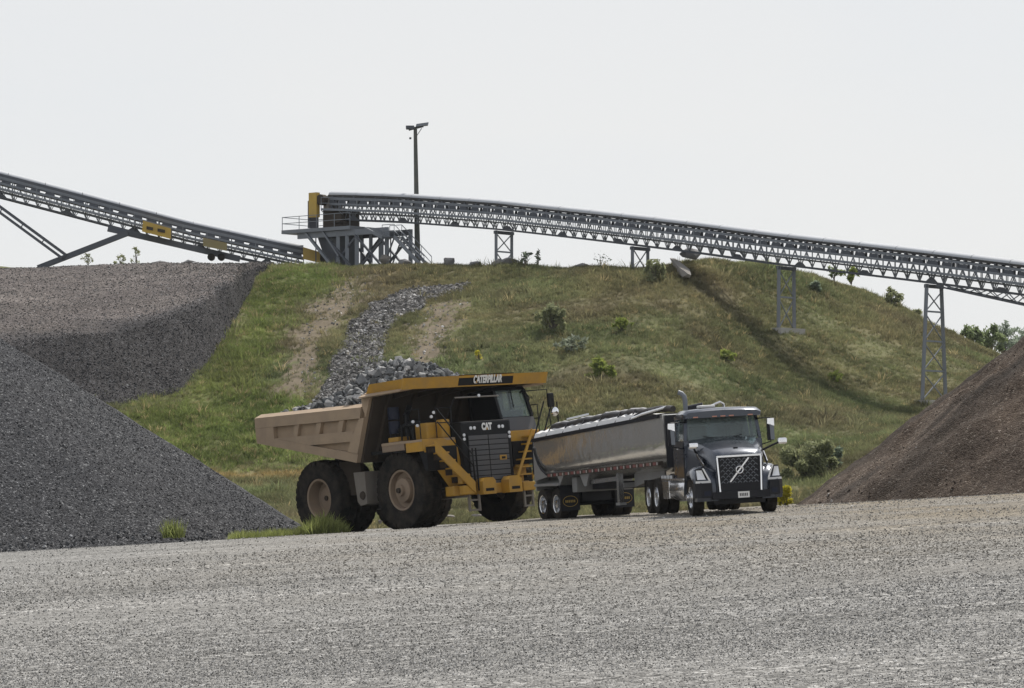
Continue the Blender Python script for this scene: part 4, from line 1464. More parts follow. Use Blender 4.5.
# fenders with wheel arch
for s in (-1, 1):
    V_, F_ = [], []
    na_ = 22
    for i_ in range(na_):
        a_ = R(-12 + 190 * i_ / (na_ - 1))
        ext = 1.0 + 0.42 * max(0, math.cos(a_)) ** 1.5 * (1 if a_ < R(90) else 0)
        for (yy_, rr_) in ((0.62, 0.84), (0.86, 0.86), (1.08, 0.83), (1.19, 0.74), (1.235, 0.62), (1.17, 0.585), (0.70, 0.57)):
            re = rr_ * (ext if rr_ > 0.6 else 1 + (ext - 1) * 0.35)
            zz_ = max(0.515 + re * math.sin(a_) * (0.98), 0.40)
            V_.append((min(re * math.cos(a_), 1.10), s * yy_, zz_))
    for i_ in range(na_ - 1):
        for k in range(6):
            F_.append((i_ * 7 + k, i_ * 7 + k + 1, (i_ + 1) * 7 + k + 1, (i_ + 1) * 7 + k))
    fe = MB().add(V_, F_).build('fender', 'truck_slate', tk, True)
    # headlight, wedge shaped, on the front of the fender
    hl = MB().hexa([(1.10, s * 0.80, 0.91), (1.02, s * 1.19, 0.91), (0.92, s * 1.19, 0.91), (0.92, s * 0.80, 0.91), (1.00, s * 0.98, 1.30), (0.84, s * 1.16, 1.30), (0.76, s * 1.14, 1.30), (0.80, s * 0.97, 1.30)])
    ho = hl.build('headlight', 'truck_black', tk)
    MB().hexa([(1.108, s * 0.80, 0.905), (1.03, s * 1.20, 0.905), (1.0, s * 1.20, 0.905), (1.0, s * 0.80, 0.905), (1.108, s * 0.80, 0.965), (1.03, s * 1.20, 0.965), (1.0, s * 1.20, 0.965), (1.0, s * 0.80, 0.965)]).build('light_bar', 'white', ho)
    MB().hexa([(1.085, s * 0.93, 1.0), (1.03, s * 1.15, 1.0), (0.94, s * 1.15, 1.0), (0.94, s * 0.93, 1.0), (1.015, s * 1.02, 1.26), (0.90, s * 1.15, 1.26), (0.84, s * 1.15, 1.26), (0.86, s * 1.0, 1.26)]).build('lens', 'lamp_lens', ho)
    MB().hexa([(1.095, s * 0.80, 0.966), (1.092, s * 0.85, 0.966), (1.03, s * 0.85, 0.966), (1.03, s * 0.80, 0.966), (1.01, s * 0.955, 1.31), (1.005, s * 1.0, 1.31), (0.96, s * 1.0, 1.31), (0.96, s * 0.955, 1.31)]).build('light_bar', 'white', ho)
    # chrome slash on the hood side
    MB().bar((0.10, s * 0.945, 1.68), (0.72, s * 0.90, 1.40), 0.02, 0.055).build('hood_trim', 'chrome', tk)
    MB().hexa([(0.0, s * 0.93, 1.62), (0.68, s * 0.88, 1.32), (0.70, s * 0.91, 1.32), (0.0, s * 0.945, 1.62), (-0.1, s * 0.92, 1.76), (0.55, s * 0.87, 1.56), (0.56, s * 0.89, 1.56), (-0.1, s * 0.935, 1.76)]).build('side_vent', 'truck_black', tk)
# bumper in three pieces
bp_ = MB().prism([(1.30, -0.80), (1.30, 0.80), (1.02, 0.80), (1.02, -0.80)], 'z', 0.44, 0.64).build('bumper', 'truck_black', tk)
MB().box(1.14, 1.20, -0.62, 0.62, 0.642, 0.86).build('lower_grille', 'truck_black', tk)
for s in (-1, 1):
    MB().prism([(1.30, s * 0.805), (1.20, s * 1.10), (0.98, s * 1.225), (0.60, s * 1.225), (0.60, s * 1.15), (0.95, s * 1.13), (1.02, s * 0.805)], 'z', 0.50, 0.90).build('bumper_end', 'truck_black', tk)
    MB().prism([(1.285, s * 0.85), (1.24, s * 1.02), (1.21, s * 1.0), (1.25, s * 0.85)], 'z', 0.56, 0.68).build('fog_light', 'machine_blue', tk)
pl = MB().box(1.302, 1.312, -0.10, 0.22, 0.455, 0.625).build('license_plate', 'white', bp_)
for k in range(5):
    MB().box(1.313, 1.316, -0.055 + k * 0.048, -0.023 + k * 0.048, 0.50, 0.58).build('plate_mark', 'grille_grey', pl)
MB().box(0.2, 1.0, -0.72, 0.72, 0.30, 0.42).build('underbody', 'truck_black', tk)
# grille
gr = MB().box(1.10, 1.16, -0.58, 0.58, 0.85, 1.60).build('grille', 'truck_black', tk)


def frame_bar(p_, q_, w_, h_):
    MB().bar(p_, q_, w_, h_).build('grille_frame', 'chrome', gr)


frame_bar((1.19, -0.625, 1.605), (1.19, 0.625, 1.605), 0.06, 0.05)
frame_bar((1.19, -0.612, 1.58), (1.22, -0.57, 0.54), 0.04, 0.042)
frame_bar((1.19, 0.612, 1.58), (1.22, 0.57, 0.54), 0.04, 0.042)
hxm = MB()
for r_ in range(9):
    for c_ in range(9):
        y_, z_ = -0.62 + c_ * 0.155 + (0.0775 if r_ % 2 else 0), 0.905 + r_ * 0.078
        if abs(y_) > 0.52:
            continue
        for sg in (-1, 1):
            hxm.bar((1.17, y_ - 0.052, z_ - 0.036 * 1), (1.17, y_, z_ + 0.014), 0.012, 0.015) if sg < 0 else hxm.bar((1.17, y_, z_ + 0.014), (1.17, y_ + 0.052, z_ - 0.036), 0.012, 0.015)
hxm.build('grille_mesh', 'steel', gr)
MB().bar((1.19, -0.27, 0.90), (1.19, 0.27, 1.54), 0.02, 0.04).build('grille_bar', 'chrome', gr)
rg = MB()
ring = [(1.20, 0.095 * math.cos(2 * math.pi * k / 24), 1.22 + 0.095 * math.sin(2 * math.pi * k / 24)) for k in range(25)]
rg.tube(ring, 0.019, 8)
rg.build('ring_emblem', 'chrome', gr, True)
# cab
cz0, cz1 = 0.95, 2.66
cb = MB()
cb.hexa([(-2.45, -1.12, 1.0), (-0.80, -1.12, 1.0), (-0.80, 1.12, 1.0), (-2.45, 1.12, 1.0), (-2.45, -1.12, 2.08), (-0.84, -1.11, 2.08), (-0.84, 1.11, 2.08), (-2.45, 1.12, 2.08)])
cab2 = cb.build('cab', 'truck_slate', tk)
MB().hexa([(-2.45, -1.11, 2.081), (-2.30, -1.11, 2.081), (-2.30, 1.11, 2.081), (-2.45, 1.11, 2.081), (-2.45, -1.04, 2.70), (-2.32, -1.04, 2.70), (-2.32, 1.04, 2.70), (-2.45, 1.04, 2.70)]).build('cab_back', 'truck_slate', cab2)
# roof with visor, lofted
V_, F_ = [], []
rst = [(-2.5, 1.03, 2.70, 2.88), (-2.0, 1.07, 2.70, 2.97), (-1.35, 1.09, 2.70, 2.98), (-0.95, 1.10, 2.71, 2.975), (-0.72, 1.10, 2.70, 2.95), (-0.62, 1.07, 2.71, 2.89)]
for (x_, w_, za_, zb_) in rst:
    V_ += [(x_, -w_, za_), (x_, -w_ - .01, (za_ + zb_) / 2), (x_, -w_ + .10, zb_ - .03), (x_, -w_ * .5, zb_), (x_, 0, zb_ + .015), (x_, w_ * .5, zb_), (x_, w_ - .10, zb_ - .03), (x_, w_ + .01, (za_ + zb_) / 2), (x_, w_, za_)]
for i_ in range(len(rst) - 1):
    for k in range(8):
        F_.append((i_ * 9 + k, i_ * 9 + k + 1, (i_ + 1) * 9 + k + 1, (i_ + 1) * 9 + k))
    F_.append((i_ * 9 + 8, i_ * 9, (i_ + 1) * 9, (i_ + 1) * 9 + 8))
F_ += [tuple(range(9)), tuple(range(len(V_) - 1, len(V_) - 10, -1))]
roof = MB().add(V_, F_).build('roof', 'truck_slate', cab2, True)
for yy_ in (-0.78, -0.24, 0, 0.24, 0.78):
    MB().cbox(-0.64, -0.60, yy_ - 0.07, yy_ + 0.07, 2.715, 2.75, 0.01).build('marker_light', 'amber', roof)
MB().cbox(-1.6, -1.1, -0.55, -0.1, 2.985, 3.07, 0.04).build('roof_fairing', 'white', roof)
for (xa, ya, xb, yb) in ((-0.86, 1.07, -1.0, 1.0), (-0.86, -1.07, -1.0, -1.0), (-1.95, 1.10, -1.95, 1.04), (-1.95, -1.10, -1.95, -1.04)):
    MB().bar((xa, ya, 2.08), (xb, yb, 2.71), 0.09, 0.08).build('pillar', 'truck_slate', cab2)
MB().hexa([(-0.85, -1.0, 2.09), (-0.83, -1.0, 2.09), (-0.83, 1.0, 2.09), (-0.85, 1.0, 2.09), (-0.99, -0.98, 2.70), (-0.97, -0.98, 2.70), (-0.97, 0.98, 2.70), (-0.99, 0.98, 2.70)]).build('windshield', 'glass', cab2)
for s in (-1, 1):
    MB().hexa([(-1.90, s * 1.10, 2.09), (-0.93, s * 1.10, 2.09), (-0.93, s * 1.085, 2.09), (-1.90, s * 1.085, 2.09), (-1.90, s * 1.03, 2.69), (-1.05, s * 1.03, 2.69), (-1.05, s * 1.015, 2.69), (-1.90, s * 1.015, 2.69)]).build('window', 'glass', cab2)
    dr = MB().prism([(-1.95, 0.98), (-0.88, 0.98), (-0.88, 2.05), (-1.95, 2.05)], 'y', s * 1.125, s * 1.138).build('door', 'truck_slate', cab2)
    MB().box(-1.88, -1.70, s * 1.139, s * 1.16, 1.86, 1.91).build('handle', 'chrome', dr)
    # cab mounted mirror on arms
    yo = 1.48 if s < 0 else 1.36
    MB().tube([(-0.9, s * 1.0, 2.62), (-0.75, s * yo, 2.62), (-0.75, s * yo, 1.95), (-0.9, s * 1.0, 1.85)], 0.022, 6).build('mirror_arm', 'truck_black', tk)
    mo = MB().cbox(-0.80, -0.68, s * yo - 0.10, s * yo + 0.10, 1.98, 2.58, 0.04).build('mirror', 'truck_black', tk)
    MB().hexa([(-0.679, s * yo - .10, 2.45), (-0.66, s * yo - .10, 2.45), (-0.66, s * yo + .10, 2.38), (-0.679, s * yo + .10, 2.38), (-0.70, s * yo - .09, 2.60), (-0.66, s * yo - .09, 2.60), (-0.66, s * yo + .10, 2.60), (-0.70, s * yo + .10, 2.60)]).build('mirror_cap', 'chrome', mo)
    MB().hexa([(-0.679, s * yo - .015, 2.0), (-0.66, s * yo - .015, 2.0), (-0.66, s * yo + .095, 2.0), (-0.679, s * yo + .095, 2.0), (-0.679, s * yo - .03, 2.44), (-0.66, s * yo - .03, 2.44), (-0.66, s * yo + .085, 2.375), (-0.679, s * yo + .085, 2.375)]).build('mirror_trim', 'steel', mo)
    # hood mirror
    yh = 1.02 if s < 0 else 1.50
    if s > 0:
        MB().tube([(0.0, 0.93, 1.72), (0.05, 1.25, 1.86), (0.05, 1.42, 1.92)], 0.03, 8).build('mirror_arm', 'truck_black', tk)
    else:
        MB().tube([(-0.1, -0.93, 1.75), (0.0, -1.0, 1.86)], 0.03, 8).build('mirror_arm', 'truck_black', tk)
    MB().cbox(-0.02, 0.12, s * yh - 0.13, s * yh + 0.13, 1.86, 2.03, 0.05).build('hood_mirror', 'chrome', tk)
MB().cbox(-1.9, -1.5, 0.3, 0.8, 1.5, 2.5, 0.06).build('seat', 'seat_dark', cab2)
MB().cbox(-1.9, -1.5, -0.8, -0.3, 1.5, 2.5, 0.06).build('seat', 'seat_dark', cab2)
MB().cbox(-1.25, -0.92, -0.95, 0.95, 2.085, 2.17, 0.03).build('dashboard', 'seat_dark', cab2)
sg_ = MB()
sg_.tube([(-1.30 + 0.06 * math.sin(2 * math.pi * k / 20), 0.5 + 0.2 * math.cos(2 * math.pi * k / 20), 2.18 + 0.17 * math.sin(2 * math.pi * k / 20)) for k in range(21)], 0.018, 6)
sg_.build('steering_wheel', 'seat_dark', cab2)
for s in (-1, 1):
    MB().bar((-0.82, s * 0.1, 2.10), (-0.84, s * 0.55, 2.20), 0.015, 0.02).build('wiper', 'truck_black', cab2)
# exhaust stack with curved tip, back of the cab on the right side
MB().tube([(-2.62, -0.66, 1.1), (-2.62, -0.66, 3.26), (-2.63, -0.68, 3.38), (-2.66, -0.74, 3.46), (-2.70, -0.83, 3.50)], 0.07, 14).build('exhaust_stack', 'steel', tk, True)
MB().tube([(-2.62, -0.66, 1.3), (-2.62, -0.66, 2.5)], 0.13, 14).build('muffler', 'chrome', tk, True)
# fuel tank, steps, side box
for s in (-1, 1):
    MB().lathe([(0.0, -3.15), (0.29, -3.15), (0.32, -3.1), (0.32, -1.03), (0.29, -0.98), (0.0, -0.95)], 28, (0, s * 0.86, 0.72), 'x').build('fuel_tank', 'alloy', tk, True)
    MB().cbox(-4.3, -0.95, s * 1.0 - 0.17, s * 1.0 + 0.17, 0.985, 1.04, 0.02).build('running_board', 'alloy', tk)
    MB().cbox(-4.25, -3.25, s * 0.88 - 0.28, s * 0.88 + 0.28, 0.45, 0.98, 0.03).build('battery_box', 'alloy', tk)
    for k in range(4):
        MB().cbox(-4.0 + 0.45 * k, -3.9 + 0.45 * k, s * 1.175, s * 1.21, 1.06, 1.12, 0.012).build('side_light', 'lamp_lens', tk)
    MB().box(-4.3, -2.3, s * 1.15, s * 1.17, 1.045, 1.14).build('side_skirt', 'truck_black', tk)
    MB().box(-6.98, -6.95, s * 0.90 - 0.3, s * 0.90 + 0.3, 0.25, 1.0).build('mud_flap', 'rubber', tk)
MB().box(-3.9, -2.47, -0.9, 0.9, 1.045, 1.12).build('deck_plate', 'truck_black', tk)

# ------------------------------------------------------------------ dump trailer
kp = TM @ Vector((-5.65, 0, 0))
TH = 20.0
fx, fy = math.sin(R(TH)), -math.cos(R(TH))
TRX, TRY = kp.x - 9.2 * fx + 0.16, kp.y - 9.2 * fy
DM = vehicle_matrix(TRX, TRY, TH, -0.04)
# pitch so that the coupling meets the tractor
dt = thing('dump_trailer', 'polished half round aluminium dump trailer with rolled tarp behind the semi truck', 'trailer', mat4=DM)
dt.matrix_world = DM
TB = tyre_mb(0.505, 0.27, 0.30, 22, 0.012, 40).build('tyre', 'rubber', dt, True)
for xx_ in (-0.63, 0.63):
    for s in (-1, 1):
        road_wheel(dt, xx_, s * 1.10, 0.505, TB, -1)
        road_wheel(dt, xx_, s * 0.78, 0.505, TB, 0)
    MB().tube([(xx_, -1.0, 0.505), (xx_, 1.0, 0.505)], 0.09, 10).build('axle', 'truck_black', dt)
for o_ in (SW, DWb, TB):
    if 'used' in o_:
        del o_['used']


def zt_(x):
    return 2.66 + (x + 1.15) / 10.8 * 0.40


def sect(x, inset=0.0):
    """half round tub: straight upper sides, round belly"""
    top = zt_(x)
    w_ = 1.25 - inset
    pts = [(-w_, top), (-w_ + 0.01, top - 0.35), (-w_ + 0.02, top - 0.70)]
    zb_ = 1.12 + inset + (x + 1.15) / 10.8 * 0.18
    zs_ = top - 0.70
    for k in range(1, 14):
        a_ = math.pi * k / 14
        pts.append((-(w_ - 0.02) * math.cos(a_), zs_ - (zs_ - zb_) * math.sin(a_) ** 0.85))
    pts += [(w_ - 0.02, top - 0.70), (w_ - 0.01, top - 0.35), (w_, top)]
    return pts


V_, F_ = [], []
sx_ = np.linspace(-1.12, 9.80, 15)
for x_ in sx_:
    V_ += [(x_, a_, b_) for a_, b_ in sect(x_)]
ns_ = len(sect(0))
for i_ in range(len(sx_) - 1):
    for k in range(ns_ - 1):
        F_.append((i_ * ns_ + k, i_ * ns_ + k + 1, (i_ + 1) * ns_ + k + 1, (i_ + 1) * ns_ + k))
F_ += [tuple(range(ns_)), tuple(range(len(V_) - ns_, len(V_)))]
tub = MB().add(V_, F_).build('tub', 'tub_metal', dt, True)
for s in (-1, 1):
    MB().hexa([(-1.15, s * 1.25, zt_(-1.15) - 0.09), (9.58, s * 1.25, zt_(9.58) - 0.09), (9.58, s * 1.31, zt_(9.58) - 0.09), (-1.15, s * 1.31, zt_(-1.15) - 0.09),
               (-1.15, s * 1.23, zt_(-1.15) + 0.03), (9.58, s * 1.23, zt_(9.58) + 0.03), (9.58, s * 1.31, zt_(9.58) + 0.02), (-1.15, s * 1.31, zt_(-1.15) + 0.02)]).build('top_rail', 'truck_black', dt)
    # lower rail with reflective tape
    def lr(x):
        return 1.44 + (x + 0.3) / 9.8 * 0.20
    rl = MB().hexa([(0.0, s * 1.14, lr(0) - 0.06), (9.4, s * 1.14, lr(9.4) - 0.06), (9.4, s * 1.275, lr(9.4) - 0.06), (0.0, s * 1.275, lr(0) - 0.06),
                    (0.0, s * 1.14, lr(0) + 0.06), (9.4, s * 1.14, lr(9.4) + 0.06), (9.4, s * 1.275, lr(9.4) + 0.06), (0.0, s * 1.275, lr(0) + 0.06)]).build('lower_rail', 'body_dark', dt)
    for k in range(18):
        xa = 0.1 + k * 0.52
        for (m_, d0, d1) in (('red_tape', 0.0, 0.22), ('white_tape', 0.27, 0.35)):
            MB().hexa([(xa + d0, s * 1.276, lr(xa) - 0.045), (xa + d1, s * 1.276, lr(xa) - 0.045), (xa + d1, s * 1.282, lr(xa) - 0.045), (xa + d0, s * 1.282, lr(xa) - 0.045),
                       (xa + d0, s * 1.276, lr(xa) + 0.045), (xa + d1, s * 1.276, lr(xa) + 0.045), (xa + d1, s * 1.282, lr(xa) + 0.045), (xa + d0, s * 1.282, lr(xa) + 0.045)]).build('reflector', m_, rl)
    # rear corner plate with its dark curved edge
    cv = [(-1.08, 2.36), (-0.95, 2.10), (-0.75, 1.85), (-0.45, 1.64), (0.0, 1.47)]
    MB().prism([(-1.14, 2.42)] + cv + [(0.0, 1.40), (-1.14, 1.28)], 'y', s * 1.252, s * 1.278).build('corner_plate', 'trailer_grey', dt)
    MB().tube([(a_, s * 1.285, b_) for a_, b_ in cv], 0.028, 6).build('corner_seal', 'truck_black', dt)
    # wheel fender
    MB().hexa([(-1.2, s * 0.62, 1.12), (1.05, s * 0.62, 1.12), (1.05, s * 1.29, 1.10), (-1.2, s * 1.29, 1.10), (-1.2, s * 0.62, 1.30), (1.05, s * 0.62, 1.30), (1.05, s * 1.29, 1.17), (-1.2, s * 1.29, 1.17)]).build('fender', 'trailer_grey', dt)
    MB().prism([(1.055, 1.10), (1.08, 1.10), (1.4, 1.36), (1.4, 1.42), (0.9, 1.42), (1.055, 1.25)], 'y', s * 0.64, s * 1.26).build('fender_panel', 'trailer_grey', dt)
    fl = MB().box(1.12, 1.14, s * 0.95 - 0.33, s * 0.95 + 0.33, 0.28, 1.09).build('mud_flap', 'truck_black', dt)
    ov = MB()
    rp_ = [(1.145, s * 0.95 + 0.25 * math.cos(2 * math.pi * k / 24), 0.58 + 0.17 * math.sin(2 * math.pi * k / 24)) for k in range(25)]
    ov.tube(rp_, 0.009, 5)
    for k in range(6):
        yy_ = s * 0.95 - 0.15 + k * 0.06
        ov.box(1.141, 1.147, yy_ - 0.018, yy_ + 0.018, 0.54, 0.62)
    ov.build('flap_logo', 'yellow_guard', fl)
    # landing leg and hanger
    MB().box(5.55, 5.72, s * 1.02 - 0.08, s * 1.02 + 0.08, 0.50, 1.40).build('landing_leg', 'alloy', dt)
    MB().box(5.48, 5.80, s * 1.02 - 0.11, s * 1.02 + 0.11, 0.42, 0.498).build('landing_foot', 'trailer_grey', dt)
    MB().bar((3.3, s * 1.05, 1.17), (5.54, s * 1.05, 1.24), 0.06, 0.13).build('frame_arm', 'alloy', dt)
    MB().prism([(2.7, 1.42), (3.5, 1.44), (3.22, 1.05), (3.02, 1.05)], 'y', s * 1.12, s * 1.18).build('hanger', 'trailer_grey', dt)
    MB().prism([(5.8, 1.46), (8.2, 1.52), (8.2, 1.24), (7.2, 1.16), (5.8, 0.95)], 'y', s * 0.55, s * 0.60).build('frame_web', 'trailer_grey', dt)
MB().box(1.2, 5.6, -0.45, 0.45, 0.92, 1.14).build('subframe', 'truck_black', dt)
MB().cbox(1.5, 1.9, -1.0, 0.95, 0.86, 1.34, 0.03).build('cross_tank', 'trailer_grey', dt)
MB().box(-1.1, 1.1, -0.5, 0.5, 0.55, 1.1).build('suspension', 'truck_black', dt)
MB().box(5.57, 5.75, -0.94, 0.94, 0.95, 1.10).build('cross_beam', 'trailer_grey', dt)
MB().tube([(9.2, 0, 1.14), (9.2, 0, 1.3)], 0.25, 14).build('kingpin_plate', 'truck_black', dt)
MB().cbox(-1.20, -1.125, -1.24, 1.24, 0.95, 2.60, 0.02).build('tailgate', 'trailer_grey', dt)
# load cover: white tarp gathered along the rail, dark roll above it
V_, F_ = [], []
nx_ = 46
for i_ in range(nx_):
    f_ = i_ / (nx_ - 1)
    x_ = -1.05 + 8.6 * f_
    top = zt_(x_)
    sc_ = 0.022 * math.sin(i_ * 2.1) + 0.018 * math.sin(i_ * 4.7 + 1)
    hump = 0.13 * min(1, f_ * 5)
    for (yy_, zz_) in ((-1.26, 0.03), (-1.20, 0.17 + 0.5 * sc_), (-1.0, 0.25 + sc_), (-0.5, hump + 0.02 + sc_), (0.0, hump + 0.04), (0.5, hump), (1.0, hump * 0.5 + 0.05), (1.22, 0.02)):
        V_.append((x_, yy_, top + zz_))
for i_ in range(nx_ - 1):
    for k in range(7):
        F_.append((i_ * 8 + k, i_ * 8 + k + 1, (i_ + 1) * 8 + k + 1, (i_ + 1) * 8 + k))
tp_ = MB().add(V_, F_).build('tarp', 'tarp_white', dt, True)
rl_ = MB()
rp_ = [(0.1 + 0.3 * k, -0.98 + 0.02 * math.sin(k * 1.9), zt_(0.1 + 0.3 * k) + 0.37 - 0.010 * max(0, k - 18) - 0.06 + 0.012 * math.sin(k * 2.6) + 0.015 * math.sin(k * 0.9)) for k in range(34)]
rl_.tube(rp_, 0.095, 10)
rl_.build('tarp_roll', 'tarp_black', tp_, True)
rl_ = MB()
rl_.tube([(p_[0], p_[1] + 0.06, p_[2] + 0.085) for p_ in rp_[:27]], 0.035, 8)
rl_.build('tarp_fold', 'tarp_white', tp_, True)
for xj in (0.1, 1.6, 3.1, 4.6, 6.1, 7.3):
    MB().bar((xj, -1.285, zt_(xj) - 0.02), (xj, -1.06, zt_(xj) + 0.33), 0.05, 0.03).build('tarp_strap', 'tarp_black', tp_)
MB().tube([(7.5, -1.25, zt_(7.5) + 0.05), (8.2, -1.22, zt_(8.2) + 0.12), (9.6, -1.0, zt_(9.6) + 0.22)], 0.05, 8).build('tarp_arm', 'alloy', dt, True)
MB().tube([(-0.9, -0.1, zt_(-1) + 0.60), (1.0, -0.1, zt_(1) + 0.62)], 0.03, 8).build('tarp_bow', 'galv', dt)
MB().tube([(-0.9, -0.1, zt_(-1) + 0.60), (-0.9, -0.1, zt_(-1) + 0.05)], 0.02, 6).build('tarp_bow_post', 'truck_black', dt)
MB().tube([(9.7, -0.45, zt_(9.6) + 0.10), (9.95, 0.0, zt_(9.6) + 0.18)], 0.12, 12).build('tarp_housing', 'truck_black', dt, True)
MB().tube([(9.7, 0.0, zt_(9.6) + 0.02), (9.9, 0.45, zt_(9.6) + 0.24), (9.9, 0.58, zt_(9.6) + 0.28), (9.9, 0.68, zt_(9.6) + 0.22), (9.9, 0.70, zt_(9.6) + 0.05)], 0.04, 8).build('tarp_crank', 'alloy', dt, True)
MB().box(9.81, 9.87, -1.2, 1.2, 1.5, zt_(9.6) - 0.02).build('front_bulkhead', 'truck_black', dt)

# ------------------------------------------------------------------ conveyors
class Line:
    """plan line of a conveyor with a top-of-cover profile; W(s, t, d): s along, t toward the near side, d below the top"""
    def __init__(c, pA, YA, pB, YB, prof):
        c.A = Vector((X(pA, YA), YA))
        b_ = Vector((X(pB, YB), YB))
        c.L = (b_ - c.A).length
        c.a = (b_ - c.A).normalized()
        n_ = Vector((-c.a.y, c.a.x))
        c.n = n_ if n_.y < 0 else -n_
        ss = np.linspace(-8, c.L * 1.25, 400)
        q = [c.A + c.a * float(s_) for s_ in ss]
        pxs = np.array([512 + v.x / v.y * FOC for v in q])
        pys = np.interp(pxs, [p_[0] for p_ in prof], [p_[1] for p_ in prof])
        c.ss, c.zz = ss, np.array([Z(py_, v.y) for py_, v in zip(pys, q)])
        c.zz = _sm(c.zz, 0, 31)

    def s_at(c, px_):
        ss = np.linspace(-8, c.L * 1.25, 3000)
        v = np.array([512 + (c.A.x + c.a.x * s_) / (c.A.y + c.a.y * s_) * FOC for s_ in ss])
        return float(ss[np.argmin(np.abs(v - px_))])

    def top(c, s):
        return float(np.interp(s, c.ss, c.zz))

    def W(c, s, t, d=None, z=None):
        p_ = c.A + c.a * s + c.n * t
        return Vector((p_.x, p_.y, (c.top(s) - d) if z is None else z))


def sweep(ln, s0, s1, step, sec, off):
    """sweep a closed (t, d) section along the line"""
    b = MB(off)
    n_ = max(2, int((s1 - s0) / step) + 1)
    vs, fs = [], []
    m_ = len(sec)
    for i_ in range(n_):
        s_ = s0 + (s1 - s0) * i_ / (n_ - 1)
        vs += [ln.W(s_, t_, d_) for t_, d_ in sec]
    for i_ in range(n_ - 1):
        for k in range(m_):
            fs.append((i_ * m_ + k, i_ * m_ + (k + 1) % m_, (i_ + 1) * m_ + (k + 1) % m_, (i_ + 1) * m_ + k))
    fs += [tuple(range(m_ - 1, -1, -1)), tuple(range((n_ - 1) * m_, n_ * m_))]
    return b.add(vs, fs)


def rect(t0, t1, d0, d1):
    return [(t0, d0), (t1, d0), (t1, d1), (t0, d1)]


